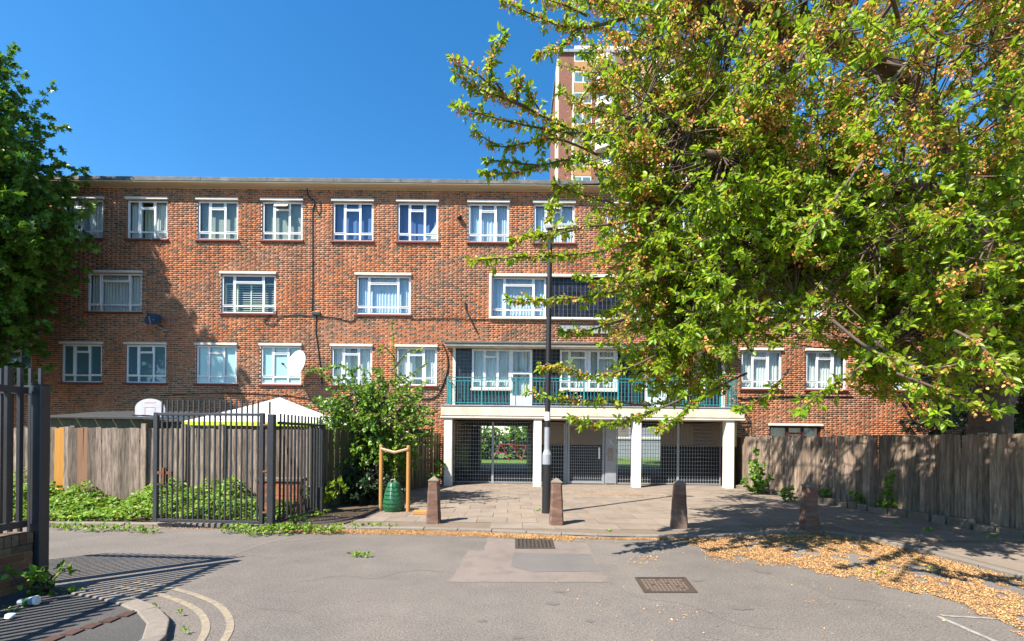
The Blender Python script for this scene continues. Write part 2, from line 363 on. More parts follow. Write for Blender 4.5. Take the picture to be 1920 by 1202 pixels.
while yr > -1:
    for k in range(6):
        x = 6.78+.602*k
        if all(inpoly(cx, cy, inner) for cx, cy in [(x-.29,yr-.29),(x+.29,yr-.29),(x+.29,yr+.29),(x-.29,yr+.29)]):
            z = PZ+random.uniform(-.004,.003); rest.box(x-.2965, x+.2965, yr-.2965, yr+.2965, z-.03, z)
    yr -= .602
tag(rest.build('paving_slabs', m_slab, pave), kind='stuff')
def poly_pts(pl, step):
    out = []; pl = [Vector((p[0], p[1], 0)) for p in pl]; carry = 0
    for a, b in zip(pl, pl[1:]):
        L = (b-a).length; t = carry
        while t < L: out.append((a+(b-a)*(t/L), (b-a).normalized())); t += step
        carry = t-L
    return out
kp = poly_pts(KERB[:-1], .62)
kerb_root = thing('kerb', 'low granite kerb between the road and the paved forecourt', 'kerb', (0,0,0)); 
for (p, t), (q, _) in zip(kp, kp[1:]):
    a = Vector((p.x, p.y, -.06)); b = Vector((q.x, q.y, -.06)); dd = (b-a).normalized(); nrm = Vector((-dd.y, dd.x, 0))
    mb = MB(); zz = PZ+.006+random.uniform(-.004,.004)
    P4 = [a+dd*.004, b-dd*.004, b-dd*.004+nrm*.14, a+dd*.004+nrm*.14]
    mb.prism([(v.x, v.y) for v in P4], -.06, zz); mb.build('kerb_stone', m_kerb, kerb_root, bevel=.012)
# tarmac strip along the channel, lighter edge line
def smooth_path(pts, k=6):
    out = []; n = len(pts)
    for i in range(n-1):
        p0, p1, p2, p3 = [Vector((*pts[max(0, min(n-1, j))],)) for j in (i-1, i, i+1, i+2)]
        for j in range(k):
            t = j/k
            out.append(.5*((2*p1)+(p2-p0)*t+(2*p0-5*p1+4*p2-p3)*t*t+(3*p1-p0-3*p2+p3)*t**3))
    out.append(Vector(pts[-1])); return out
# near left corner footway
CORN = [(-5.02,5.02),(-4.45,4.93),(-3.95,4.76),(-3.45,4.5),(-3.08,4.22),(-2.8,3.85),(-2.68,3.4),(-2.65,2.5),(-2.65,-6),(-14,-6),(-14,5.02)]
corner = sheet('footway', CORN, .045, m_tarpath)
ck = poly_pts([tuple(p) for p in smooth_path([(*p,) for p in CORN[1:9]], 5)], .42)
ckr = thing('corner_kerb', 'rounded kerb stones at the near corner inside the double yellow lines', 'kerb', (0,0,0))
for (p, t), (q, _) in zip(ck[:18], ck[1:19]):
    dd = (q-p).normalized(); nrm = Vector((dd.y, -dd.x, 0))
    P4 = [p+dd*.005, q-dd*.005, q-dd*.005+nrm*.16, p+dd*.005+nrm*.16]
    MB().prism([(v.x, v.y) for v in P4], -.05, .062+random.uniform(-.005,.004)).build('kerb_stone', m_kerb, ckr, bevel=.012)
m_edge = M('dark edging brick', (.085,.045,.035), (.055,.03,.025), scale=9, rough=.9, orand=.2)
for i in range(9):
    a = Vector((-3.42,4.36,0)).lerp(Vector((-3.72,3.3,0)), i/8)
    MB().box(a.x-.05, a.x+.05, a.y-.055, a.y+.055, .02, .058).build('edging_brick', m_edge, corner)
def ribbon(name, pts, wd, z, mat, root=None, kind=None):
    mb = MB(); pts = [Vector((p[0], p[1], 0)) for p in pts]; n = len(pts)
    for i, p in enumerate(pts):
        t = (pts[min(i+1, n-1)]-pts[max(0, i-1)]).normalized(); nn = Vector((-t.y, t.x, 0))*wd/2
        mb.v += [(p.x-nn.x, p.y-nn.y, z), (p.x+nn.x, p.y+nn.y, z)]
    mb.f = [(2*i, 2*i+2, 2*i+3, 2*i+1) for i in range(n-1)]
    return mb.build(name, mat, root)
def off(pl, d):
    pl = [Vector((p[0], p[1])) for p in pl]; out = []
    for i, p in enumerate(pl):
        t = (pl[min(i+1, len(pl)-1)]-pl[max(0, i-1)]).normalized(); out.append((p.x-t.y*d, p.y+t.x*d))
    return out
for dd in (.25, .43):
    ribbon('yellow_line', smooth_path(off(CORN[1:9], dd)), .062, .005, m_yel, road)
# white bay marking, right
a, b, c = gr(1758,1156), gr(1860,1202), gr(1890,1162)
ribbon('bay_line', [a, gr(1960,1245)], .05, .005, m_wline, road)
ribbon('bay_line', [gr(1765,1155), c], .04, .0055, m_wline, road)
# asphalt patches
def gpoly(pl): return [tuple(gr(x, y).to_2d()) for x, y in pl]
for pl, m, z in (([(842,1092),(868,1052),(876,1033),(908,1032),(914,1008),(968,1012),(1100,1018),(1142,1092)], m_patch, .003),
                 ([(958,1063),(962,1037),(1108,1040),(1125,1072),(1000,1073)], m_patch2, .006)):
    mb = MB(); p0_ = gpoly(pl); pts = []
    for a_, b_ in zip(p0_, p0_[1:]+p0_[:1]):
        n_ = max(2, int(math.dist(a_, b_)/.07))
        pts += [(a_[0]+(b_[0]-a_[0])*k_/n_+random.uniform(-.012,.012), a_[1]+(b_[1]-a_[1])*k_/n_+random.uniform(-.012,.012)) for k_ in range(n_)]
    mb.v = [(x, y, z) for x, y in pts]; mb.f = [tuple(range(len(pts)))[::-1]]
    mb.build('asphalt_patch', m, road)
# thin overband seal lines across the road
m_seal = M('pale joint sealing', (.21,.175,.14), (.16,.14,.12), scale=6, rough=.9, fine=.2)
ribbon('joint_seal', [gr(*p) for p in ((330,1068),(420,1045),(500,1018),(560,1006))], .035, .0035, m_seal, road)
ribbon('joint_seal', [gr(*p) for p in ((500,1018),(640,1007),(800,1006),(960,1009),(1100,1016),(1250,1018))], .03, .0038, m_seal, road)
# hairline cracks
m_crack = M('road crack', (.10,.088,.078), (.13,.115,.10), scale=10, rough=1)
for pl in ([(560,1092),(640,1080),(700,1085),(770,1070),(830,1072)],[(430,1120),(480,1140),(560,1150),(600,1180)],[(1142,1092),(1200,1120),(1290,1135),(1380,1170),(1450,1180)],[(1500,1090),(1560,1120),(1640,1130),(1700,1160)],[(300,1045),(380,1052),(450,1040),(520,1048)]):
    q_ = smooth_path([tuple(gr(*p)) for p in pl], 9)
    ribbon('crack', [(v.x+random.gauss(0,.006), v.y+random.gauss(0,.006)) for v in q_], .007, .0025, m_crack, road)
# stains
m_stain = M('oil stain', (.105,.094,.085), (.13,.115,.103), scale=9, rough=.8, fine=.2, fscale=80)
for (px, py, rw) in ((1037,1132,.08),(1106,1165,.05),(1430,1072,.12),(1308,1089,.06),(905,1165,.05),(1050,1110,.06),(1390,1140,.12),(972,1196,.05),(1482,1010,.05),(557,1052,.03)):
    g = gr(px, py); mb = MB(); n = 14
    rr = [rw*random.uniform(.6,1.15) for _ in range(n)]
    mb.v = [(g.x+rr[i]*math.cos(6.283*i/n), g.y+rr[i]*.7*math.sin(6.283*i/n), .0042) for i in range(n)]; mb.f = [tuple(range(n))]
    mb.build('stain', m_stain, road)
# manhole cover and gully
g0, g1, g2, g3 = gr(1190,1084), gr(1285,1084), gr(1308,1112), gr(1208,1112)
mr = thing('manhole_cover', 'rectangular patterned iron manhole cover set in the road', 'manhole cover', g3)
def q4(u, v, z): 
    p = g3.lerp(g2, u).lerp(g0.lerp(g1, u), v); return (p.x, p.y, z)
mb = MB(); mb.quad(q4(.04,.05,.004), q4(.96,.05,.004), q4(.96,.95,.004), q4(.04,.95,.004)); mb.build('cover', m_iron, mr)
m_ironl = M('worn iron rib', (.22,.165,.13), (.16,.12,.095), scale=12, rough=.6, metal=.3)
mb = MB()
for (u0, u1, v0, v1) in ((0,1,0,.035),(0,1,.965,1),(0,.03,.035,.965),(.97,1,.035,.965)):
    p = [q4(u0,v0,0), q4(u1,v0,0), q4(u1,v1,0), q4(u0,v1,0)]; mb.prism([(x, y) for x, y, _ in p], .001, .014)
mb.build('frame', m_iron, mr)
mb = MB()
for i in range(11):
    for j in range(7):
        u = .09+.075*i; v = .1+.115*j
        if (i+j) % 5 == 0 and random.random() < .5: continue
        p = [q4(u,v,0), q4(u+.05,v,0), q4(u+.05,v+.07,0), q4(u,v+.07,0)]; mb.prism([(x, y) for x, y, _ in p], .004, .011)
tag(mb.build('raised_studs', m_ironl, mr), kind='stuff')
ga, gb, gc, gd = gr(966,1029), gr(1041,1029), gr(1036,1012), gr(966,1012)
gg = thing('gully_grate', 'small iron drain grate half buried in blossom beside the kerb', 'drain', ga)
MB().prism([(p.x, p.y) for p in (ga,gb,gc,gd)], -.02, .005).build('pit', m_black, gg)
for i in range(10):
    t0 = i/10+.02; p = [ga.lerp(gb,t0), ga.lerp(gb,t0+.055), gd.lerp(gc,t0+.055), gd.lerp(gc,t0)]
    MB().prism([(v.x, v.y) for v in p], .004, .014).build('bar', m_iron, gg)
for e in ((ga,gb),(gd,gc)): MB().beam((e[0].x, e[0].y, .009), (e[1].x, e[1].y, .009), .025, .016).build('rim', m_iron, gg)
# left planting bed: soil and its edging kerb
sheet('flower_bed', [(-30,8.75),(-5.0,8.75),(-4.15,8.75),(-4.15,10.45),(-4.42,10.5),(-30,10.5)], .03, m_soil)
bk = thing('bed_kerb', 'worn grey kerb edging in front of the weedy bed on the left', 'kerb', (0,0,0))
x = -12.5
while x < -4.6:
    MB().box(x+.004, x+.89, 8.62, 8.76, -.05, .07+random.uniform(-.01,.01)).build('kerb_stone', m_kerb, bk, bevel=.015); x += .9

# ------------------------------------------------------------------ apartment block
W = 17.25; XC = 2.80; XL, XR = -20.6, 20.6; TOP = 10.82
bld = thing('apartment_block', 'long red brick apartment block with white windows and flat roof', 'building', (0, W, 0))
openings = []          # x0,x1,z0,z1
R1 = (8.93, 10.36); R2 = (6.24, 7.66); R3 = (3.64, 5.04)
half = [-18.42,-15.84,-13.48,-10.89,-8.52,-5.92,-3.54,-.94,1.47]
row1 = half + [2*XC-x for x in half[::-1]][0:]
row3l = half[:7]; row3 = row3l + [2*XC-x for x in row3l[::-1]]
row2l = [-19.5,-14.66,-9.74,-4.78]; row2 = row2l + [2*XC-x for x in row2l[::-1]]
W1, W2 = 1.49, 2.0
wins = [(x-W1/2, x+W1/2, *R1, 1, i) for i, x in enumerate(row1)] + [(x-W2/2, x+W2/2, *R2, 2, i) for i, x in enumerate(row2)] + [(x-W1/2, x+W1/2, *R3, 3, i) for i, x in enumerate(row3)]
wins = [q for q in wins if q[0] > XL+.2 and q[1] < XR-.2]
openings += [q[:4] for q in wins]
BAY = (-.80, 2*XC+.80, 6.18, 7.66); openings.append(BAY)           # framed window band, second floor
BAL = (-2.2, 2*XC+2.2, 0, 5.03); openings.append(BAL)               # balcony recess and undercroft
GW = (9.45, 11.35, .9, 2.28); openings.append(GW)                   # ground floor window, right
GL = (-15.9,-11.0,.9,2.35); openings.append(GL)
# mortar backing with holes
xs = sorted({XL, XR, *[o[0] for o in openings], *[o[1] for o in openings]}); zs = sorted({-.03, TOP, *[o[2] for o in openings], *[o[3] for o in openings]})
mb = MB()
for xa, xb in zip(xs, xs[1:]):
    runs = None
    for za, zb in zip(zs, zs[1:]):
        cx, cz = (xa+xb)/2, (za+zb)/2
        hole = any(o[0] < cx < o[1] and o[2] < cz < o[3] for o in openings)
        if not hole: mb.quad((xa, W, za), (xb, W, za), (xb, W, zb), (xa, W, zb))
mb.build('mortar_wall', m_mortar, bld)
for o in openings:
    if o is BAL: continue
    mb = MB()
    x0, x1, z0, z1 = o; e = W+.14
    mb.quad((x0,W,z0),(x0,e,z0),(x0,e,z1),(x0,W,z1)); mb.quad((x1,W,z0),(x1,W,z1),(x1,e,z1),(x1,e,z0))
    mb.quad((x0,W,z1),(x0,e,z1),(x1,e,z1),(x1,W,z1)); mb.quad((x0,W,z0),(x1,W,z0),(x1,e,z0),(x0,e,z0))
    mb.build('reveal', m_reveal, bld)
# body of the block behind the facade: ends, back wall, roof deck
BK = 27.2
mb = MB(); mb.box(XL, XL+.25, W+.15, BK, 0, TOP); mb.box(XR-.25, XR, W+.15, BK, 0, TOP)
mb.box(XL+.25, -2.4, BK-.25, BK, 0, TOP-.002); mb.box(9.6, XR-.25, BK-.25, BK, 0, TOP-.002); mb.box(-2.4, 9.6, BK-.25, BK, 2.7, TOP-.002)
mb.build('side_and_back_walls', m_reveal, bld)
# bricks, flemish bond
bricks = []
cz = 0.0; ci = 0; H = .0605; D = .007
def clip(a, b, cuts):
    seg = [(a, b)]
    for c0, c1 in cuts:
        n = []
        for s0, s1 in seg:
            if s1 <= c0 or s0 >= c1: n.append((s0, s1)); continue
            if s0 < c0: n.append((s0, c0))
            if s1 > c1: n.append((c1, s1))
        seg = n
    return [s for s in seg if s[1]-s[0] > .03]
while cz+H < TOP:
    zc = cz+H/2
    cuts = [(o[0]-.004, o[1]+.004) for o in openings if o[2]-.02 < zc < o[3]+.02]
    x = XL + (0 if ci % 2 else -.169); long = True
    while x < XR:
        l = .2105 if long else .098
        j = random.uniform(-.003,.003)
        for s0, s1 in clip(max(x+j, XL), min(x+l+j, XR), cuts): bricks.append((s0, s1, cz+.005+random.uniform(-.002,.002), ci))
        x += l+.0145; long = not long
    cz += .075; ci += 1
B = np.array(bricks); x0, x1, z0 = B[:,0], B[:,1], B[:,2]; z1 = z0+H
# the individually kept bricks: a patch of the bare wall nearest the camera axis
own = np.where((x1-x0 > .205) & (z0 > 5.12) & (z0 < 6.0) & (x0 > -7.2) & (x1 < -.9))[0]
own = own[np.argsort(np.abs(B[own,0]+3.0)+2*np.abs(B[own,2]-5.5))][:300]
bm1 = MB().box(-.10525,.10525,-D,.004,0,H).mesh('brick', m_brick)
for i in own: inst('brick', bm1, (float(x0[i]+.10525), W, float(z0[i])), bld)
keep = np.ones(len(B), bool); keep[own] = False
x0, x1, z0, z1 = x0[keep], x1[keep], z0[keep], z1[keep]; n = len(x0)
yf = W - D + rng.uniform(-.003,.002,n); yb = np.full(n, W+.001)
V = np.stack([np.stack([x0,yf,z0],1), np.stack([x1,yf,z0],1), np.stack([x1,yf,z1],1), np.stack([x0,yf,z1],1),
              np.stack([x0,yb,z0],1), np.stack([x1,yb,z0],1), np.stack([x1,yb,z1],1), np.stack([x0,yb,z1],1)], 1)
base = np.array([[0,1,2,3],[0,4,5,1],[3,2,6,7],[0,3,7,4],[1,5,6,2]])
Fc = (np.arange(n)[:,None,None]*8 + base[None]).reshape(-1,4)
tag(npmesh('brickwork', V, Fc, m_brick, bld), kind='stuff')

# roof: tapered eave, weathered edge, deck
ev = .34
mb = MB(); prof = [(W+.1,TOP-.01),(W-ev,TOP+.04),(W-ev,TOP+.07),(W+.1,TOP+.07)]
for (y, z), (y2, z2) in zip(prof, prof[1:]): mb.quad((XL-.3,y,z),(XR+.3,y,z),(XR+.3,y2,z2),(XL-.3,y2,z2))
mb.build('soffit', m_soffit, bld)
x = XL-.3; k = 0
while x < XR+.3:
    l = 2.4; hgt = .15+random.uniform(-.006,.006)
    MB().box(x+.004, min(x+l, XR+.3), W-ev-.02, W-ev+.22, TOP+.071, TOP+.071+hgt).build('roof_edge', m_lead, bld, bevel=.012); x += l
MB().box(XL-.3, XR+.3, W-ev+.221, BK+.2, TOP+.075, TOP+.2).build('roof_deck', m_felt, bld)

def curtain(mb, x0, x1, z0, z1, y, amp=.022, per=.11, flare=0):
    n = max(8, int((x1-x0)/.018)); ph = random.uniform(0,6); k = len(mb.v)
    for i in range(n+1):
        t = i/n; x = x0+(x1-x0)*t; q = x/per*6.283+ph+1.3*math.sin(x*7+ph)
        yy = y+amp*math.sin(q)+.008*math.sin(q*2.3)
        mb.v += [(x, yy*1.0, z0), (x, y+.5*amp*math.sin(q+.4), z1)]
    for i in range(n): mb.f.append((k+2*i, k+2*i+2, k+2*i+3, k+2*i+1))
def window(x0, x1, z0, z1, cover, big=False, lint=True, sill=True, y=W+.075, room=True, vent_open=False, layout=None, mat=None):
    fr = MB(); fw = .05; mt = mat or m_upvc
    ya, yb = y-.03, y+.035
    fr.box(x0, x0+fw, ya, yb, z0, z1); fr.box(x1-fw, x1, ya, yb, z0, z1)
    fr.box(x0+fw, x1-fw, ya, yb, z0, z0+fw); fr.box(x0+fw, x1-fw, ya, yb, z1-fw, z1)
    wd, h = x1-x0, z1-z0
    a, b = layout or ((.235,.765) if big else (.30,.665))
    ma, mc = x0+wd*a, x0+wd*b; mw = .06
    for m in (ma, mc): fr.box(m-mw/2, m+mw/2, ya+.002, yb-.002, z0+fw, z1-fw)
    zt = z0+.19*h; zv = z1-.2*h; tw = .05
    cells = [(x0+fw, ma-mw/2), (ma+mw/2, mc-mw/2), (mc+mw/2, x1-fw)]
    for c0, c1 in cells: fr.box(c0, c1, ya+.004, yb-.004, zt-tw/2, zt+tw/2)
    fr.box(cells[1][0], cells[1][1], ya+.004, yb-.004, zv-tw/2, zv+tw/2)
    win = fr.build('window', mt, bld)
    # casement beads on side lights and top vent
    panes = [(c0, c1, z0+fw, zt-tw/2) for c0, c1 in cells] + [(cells[0][0], cells[0][1], zt+tw/2, z1-fw), (cells[2][0], cells[2][1], zt+tw/2, z1-fw), (cells[1][0], cells[1][1], zt+tw/2, zv-tw/2), (cells[1][0], cells[1][1], zv+tw/2, z1-fw)]
    for i, (p0, p1, q0, q1) in enumerate(panes):
        if vent_open and i == 6:
            MB().beam((p0, y-.02, q1), (p1, y-.02, q1), .03, .03).build('vent_hinge', mt, win)
            v = MB(); v.quad((p0, y-.03, q1-.005), (p1, y-.03, q1-.005), (p1, y-.2, q0+.03), (p0, y-.2, q0+.03)); v.build('open_vent', m_wht, win); continue
        MB().quad((p0-.003, y, q0-.003), (p1+.003, y, q0-.003), (p1+.003, y, q1+.003), (p0-.003, y, q1+.003)).build('pane', m_glass, win)
        if i in (3, 4, 6):
            bd = MB(); e = .018
            bd.box(p0, p0+e, ya-.012, ya+.004, q0, q1); bd.box(p1-e, p1, ya-.012, ya+.004, q0, q1); bd.box(p0+e, p1-e, ya-.012, ya+.004, q0, q0+e); bd.box(p0+e, p1-e, ya-.012, ya+.004, q1-e, q1)
            bd.build('casement', mt, win)
    if sill: MB().box(x0-.06, x1+.06, W-.075, W+.05, z0-.075, z0-.004).build('sill', m_sill, win, bevel=.012)
    if lint: MB().box(x0-.04, x1+.04, W-.085, W+.045, z1+.004, z1+.085).build('lintel', m_white, win, bevel=.008)
    yc = y+.14; cb = MB()
    if cover in ('net', 'netb', 'sheer'):
        curtain(cb, x0+.02, x1-.02, z0+.02, z1-.03, yc); cb.build('curtain', m_netb if cover == 'netb' else m_net, win, smooth=True)
    elif cover == 'parted':
        k = random.uniform(.28,.45); k2 = random.uniform(.25,.4)
        curtain(cb, x0+.02, x0+wd*k, z0+.02, z1-.03, yc); curtain(cb, x1-wd*k2, x1-.02, z0+.02, z1-.03, yc)
        cb.build('curtain', m_net, win, smooth=True)
        cb = MB(); curtain(cb, x0+wd*.2, x1-wd*.2, z0+.12, z1-.05, yc+.22); cb.build('curtain', m_netb if random.random() < .4 else m_blind, win, smooth=True)
    elif cover == 'blue':
        curtain(cb, x0+.02, x1-.02, z0+.15, z1-.03, yc, per=.3); cb.build('curtain', m_blue, win, smooth=True)
    elif cover == 'bluedrape':
        curtain(cb, x0+.02, x1-.02, z0+.12, z1-.03, yc+.05, per=.3); cb.build('curtain', m_blue, win, smooth=True)
        cb = MB(); n = 14
        for i in range(n+1):
            t = i/n; zz = z0+.03+(h-.5)*t; xx = x1-.03-wd*.42*(1-t)**1.6
            cb.v += [(xx, yc-.04+.02*math.sin(9*t), zz), (x1-.02, yc-.05, zz)]
        cb.f = [(2*i, 2*i+1, 2*i+3, 2*i+2) for i in range(n)]; cb.build('curtain', m_net, win, smooth=True)
    elif cover == 'blind':
        zz = z0+.03
        while zz < z1-.03:
            cb.quad((x0+.03,yc-.012,zz),(x1-.03,yc-.012,zz),(x1-.03,yc+.012,zz+.032),(x0+.03,yc+.012,zz+.032)); zz += .031
        cb.build('blind', m_blind, win)
    elif cover == 'shutter':
        zz = z0+.05
        while zz < z1-.36:
            cb.quad((x0+.05,yc-.025,zz),(x1-.05,yc-.025,zz),(x1-.05,yc+.025,zz+.034),(x0+.05,yc+.025,zz+.034)); zz += .082
        for q in (0,.235,.5,.765,1): cb.box(x0+.03+(wd-.1)*q, x0+.07+(wd-.1)*q, yc-.03, yc+.03, z0+.02, z1-.3)
        cb.box(x0+.03, x1-.03, yc-.03, yc+.03, z1-.31, z1-.27); cb.build('shutter', m_shut, win)
    elif cover in ('frost', 'frostd'):
        cb.quad((x0+.02,y+.02,z0+.02),(x1-.02,y+.02,z0+.02),(x1-.02,y+.02,z1-.02),(x0+.02,y+.02,z1-.02)); cb.build('window_film', m_frost if cover == 'frost' else m_frostd, win)
    if room:
        rb = MB(); xa, xb, za, zb, e = x0-.3, x1+.3, z0-.6, z1+.15, y+2.6; y0 = y+.07
        rb.quad((xa,e,za),(xb,e,za),(xb,e,zb),(xa,e,zb)); rb.quad((xa,y0,za),(xa,e,za),(xa,e,zb),(xa,y0,zb)); rb.quad((xb,y0,za),(xb,e,za),(xb,e,zb),(xb,y0,zb))
        rb.quad((xa,y0,za),(xb,y0,za),(xb,e,za),(xa,e,za)); rb.quad((xa,y0,zb),(xb,y0,zb),(xb,e,zb),(xa,e,zb))
        rb.build('room', m_room, win)
        sh = MB(); sh.box(x0+.15, x0+.15+.2, y+.09, y+.2, z0-.02, z0+random.uniform(.1,.25)); 
    return win
cov1 = ['net','parted','parted','blind','blind','blue','bluedrape','netb','netb','net','parted','net','net','net','net','net','net','net']
cov2 = ['net','sheer','shutter','netb','net','net','net','net']
cov3 = ['frostd','frostd','frostd','frost','frost','parted','parted','net','net','frost','parted','net','net','net']
for x0, x1, z0, z1, r, i in wins:
    window(x0, x1, z0, z1, {1:cov1, 2:cov2, 3:cov3}[r][i], big=(r == 2), vent_open=(r == 1 and i in (4, 8)))
# ground floor windows
window(*GW, 'net', lint=True, sill=True, mat=m_brown, layout=(.36,.66)); window(*GL, 'frostd', big=True)

# dark tiles in a grid
def tiles(x0, x1, z0, z1, y, pitch, name='tile_panel'):
    r = MB().box(x0, x1, y, y+.05, z0, z1).build(name, m_grout, bld)
    nx = max(1, round((x1-x0)/pitch)); nz = max(1, round((z1-z0)/pitch)); px, pz = (x1-x0)/nx, (z1-z0)/nz
    mb = MB(); g = .0065
    for i in range(nx):
        for j in range(nz): mb.box(x0+i*px+g, x0+(i+1)*px-g, y-.006, y+.001, z0+j*pz+g, z0+(j+1)*pz-g)
    tag(mb.build('tiles', m_tile, r), kind='stuff')
# framed band, second floor
bx0, bx1, bz0, bz1 = BAY
fr = MB(); fd = .10
fr.box(bx0-.09, bx1+.09, W-fd, W+.1, bz1, bz1+.10); fr.box(bx0-.09, bx1+.09, W-fd, W+.1, bz0-.08, bz0); fr.box(bx0-.09, bx0, W-fd, W+.1, bz0, bz1); fr.box(bx1, bx1+.09, W-fd, W+.1, bz0, bz1)
fr.build('band_frame', m_white, bld, bevel=.008)
window(bx0, bx0+2.0, bz0, bz1, 'netb', big=True, lint=False, sill=False); window(bx1-2.0, bx1, bz0, bz1, 'net', big=True, lint=False, sill=False)
tiles(bx0+2.0, bx1-2.0, bz0, bz1, W+.05, .157)
# balcony storey
SL = (2.42, 2.86); YF = 16.32
bl = MB(); bxl, bxr = -2.48, 2*XC+2.48
bl.box(bxl, bxr, YF, W+.3, SL[0]+.085, SL[1]-.06).build('balcony_slab', m_cream, bld, bevel=.01)
MB().box(bxl+.03, bxr-.03, YF+.03, W+.3, SL[0]+.055, SL[0]+.084).build('slab_groove', m_lead, bld)
MB().box(bxl-.02, bxr+.02, YF-.02, W+.3, SL[0], SL[0]+.054).build('slab_lip', m_white, bld, bevel=.008)
MB().box(bxl+.02, bxr-.02, YF+.02, W+.3, SL[1]-.059, SL[1]-.03).build('slab_flashing', m_lead, bld)
MB().box(bxl-.01, bxr+.01, YF-.01, W+.3, SL[1]-.029, SL[1]+.02).build('slab_coping', m_galvd, bld, bevel=.006)
# canopy
cy = W-.46
MB().box(bxl+.06, bxr-.06, cy, W+.2, 5.03, 5.10).build('canopy', m_cream, bld, bevel=.006)
MB().box(bxl+.04, bxr-.04, cy-.03, W+.02, 5.101, 5.125).build('canopy_flashing', m_black, bld)
MB().box(bxl+.04, bxr-.04, cy-.02, W+.02, 5.126, 5.19).build('canopy_edge', m_lead, bld, bevel=.006)
YB = W+.06
MB().box(-2.2, -2.1, W-.02, YB+.06, SL[1], 5.03).build('mullion_post', m_white, bld); MB().box(2*XC+2.1, 2*XC+2.2, W-.02, YB+.06, SL[1], 5.03).build('mullion_post', m_white, bld)
def mir(a, b, m): return (2*XC-b, 2*XC-a) if m else (a, b)
sz = 3.53
for m in (0, 1):
    a, b = mir(-2.1, -1.5, m); tiles(a, b, SL[1]+.02, 5.03, YB, .135)
    a, b = mir(-1.5, -.08, m); window(a, b, sz+.03, 5.0, 'sheer' if not m else 'net', lint=False, sill=False, y=YB+.01, layout=(.33,.66))
    tiles(a, b, SL[1]+.02, sz-.05, YB+.02, .135)
    MB().box(a-.04, b+.04, YB-.08, YB+.05, sz-.05, sz+.028).build('sill', m_cream, bld, bevel=.006)
    a, b = mir(-.08, .72, m)
    # balcony door
    d = MB(); dz0, dz1 = SL[1]+.02, 5.0; y = YB+.01; ya, yb = y-.03, y+.03
    d.box(a, a+.09, ya, yb, dz0, dz1); d.box(b-.09, b, ya, yb, dz0, dz1); d.box(a+.09, b-.09, ya, yb, dz1-.08, dz1); d.box(a+.09, b-.09, ya, yb, dz0, dz0+.42); d.box(a+.09, b-.09, ya, yb, dz0+1.22, dz0+1.30)
    dr = d.build('balcony_door', m_upvc, bld)
    for q0, q1 in ((dz0+.42, dz0+1.22), (dz0+1.30, dz1-.08)): MB().quad((a+.09,y,q0),(b-.09,y,q0),(b-.09,y,q1),(a+.09,y,q1)).build('pane', m_glass, dr)
    c = MB(); curtain(c, a+.05, b-.05, dz0+.3, dz1-.05, y+.16); c.build('curtain', m_net, dr, smooth=True)
    MB().box(a+.02, a+.05, ya-.05, ya, dz0+1.02, dz0+1.14).build('handle', m_galv, dr)
    c = MB(); c.quad((a-.2,y+1.6,dz0),(b+.2,y+1.6,dz0),(b+.2,y+1.6,dz1),(a-.2,y+1.6,dz1)); c.build('room', m_room, dr)
    a, b = mir(.72, 1.74, m); tiles(a, b, SL[1]+.02, 5.03, YB, .14)
    a, b = mir(1.74, XC, m) if m else (1.74, XC)
    window(a, b, sz+.03, 5.0, 'net', lint=False, sill=False, y=YB+.01, layout=(.33,.9)); tiles(a, b, SL[1]+.02, sz-.05, YB+.02, .135)
    MB().box(a-.02*(not m), b+.02*m, YB-.08, YB+.05, sz-.05, sz+.028).build('sill', m_cream, bld)
MB().box(-2.4, 2*XC+2.4, W+.0, W+2.8, 5.035, 5.06).build('recess_ceiling', m_room, bld)
MB().box(-2.4, 2*XC+2.4, W+2.7, W+2.8, SL[1], 5.03).build('recess_back_wall', m_room, bld)
# balcony railing
rail = thing('balcony_railing', 'teal painted steel balcony railing above the gated passage', 'railing', (bxl+.2, YF+.1, SL[1]))
rx0, rx1, ry = bxl+.21, bxr-.21, YF+.1; rz0, rz1 = SL[1]+.10, SL[1]+.98
for zz, s in ((rz1, .03), (rz1-.11, .022), (rz0, .022)):
    MB().beam((rx0, ry, zz), (rx1, ry, zz), s, s).build('rail', m_teal, rail)
    for xx in (rx0, rx1): MB().beam((xx, ry, zz), (xx, W-.02, zz), s, s).build('rail', m_teal, rail)
barm = MB().box(-.0085,.0085,-.0085,.0085, rz0, rz1-.11).mesh('bar', m_teal)
postm = MB().box(-.025,.025,-.025,.025, SL[1]+.02, rz1+.02).mesh('post', m_teal)
nb = int((rx1-rx0)/.118)
for i in range(nb+1):
    x = rx0+(rx1-rx0)*i/nb
    inst('post' if i % 10 == 0 else 'bar', postm if i % 10 == 0 else barm, (x, ry, 0), rail)
for xx in (rx0, rx1):
    for k in range(1, 7): inst('bar', barm, (xx, ry+.13*k, 0), rail)
# columns and undercroft
colx = [(-2.37,-2.09),(.755,1.035),(4.23,4.51),(7.47,7.75)]
for a, b in colx: MB().box(a, b, YF+.03, YF+.33, 0, SL[0]-.001).build('column', m_white, bld, bevel=.012)
for a, b, BE in ((-2.37,-2.2,BK),(7.8,7.97,20.4)):
    MB().box(a, b, YF+.331, BE, 1.5, SL[0]-.002).build('passage_wall', m_beige, bld); MB().box(a+.0, b, YF+.331, BE, 0, 1.499).build('dado', m_dado, bld)
for a, b, y0, y1 in ((.85,4.45,20.0,BK),(6.45,7.8,20.2,20.4)):
    MB().box(a, b, y0, y1, 1.5, SL[0]-.002).build('passage_wall', m_beige, bld); MB().box(a-.001, b+.001, y0-.001, y1, 0, 1.499).build('dado', m_dado, bld)
MB().box(-2.2, -1.75, 25.5, BK, 0, SL[0]-.003).build('passage_pier', m_dado, bld)
MB().box(-2.6, 10, W+.301, BK+.3, SL[0]+.06, SL[0]+.3).build('passage_ceiling', m_room, bld)
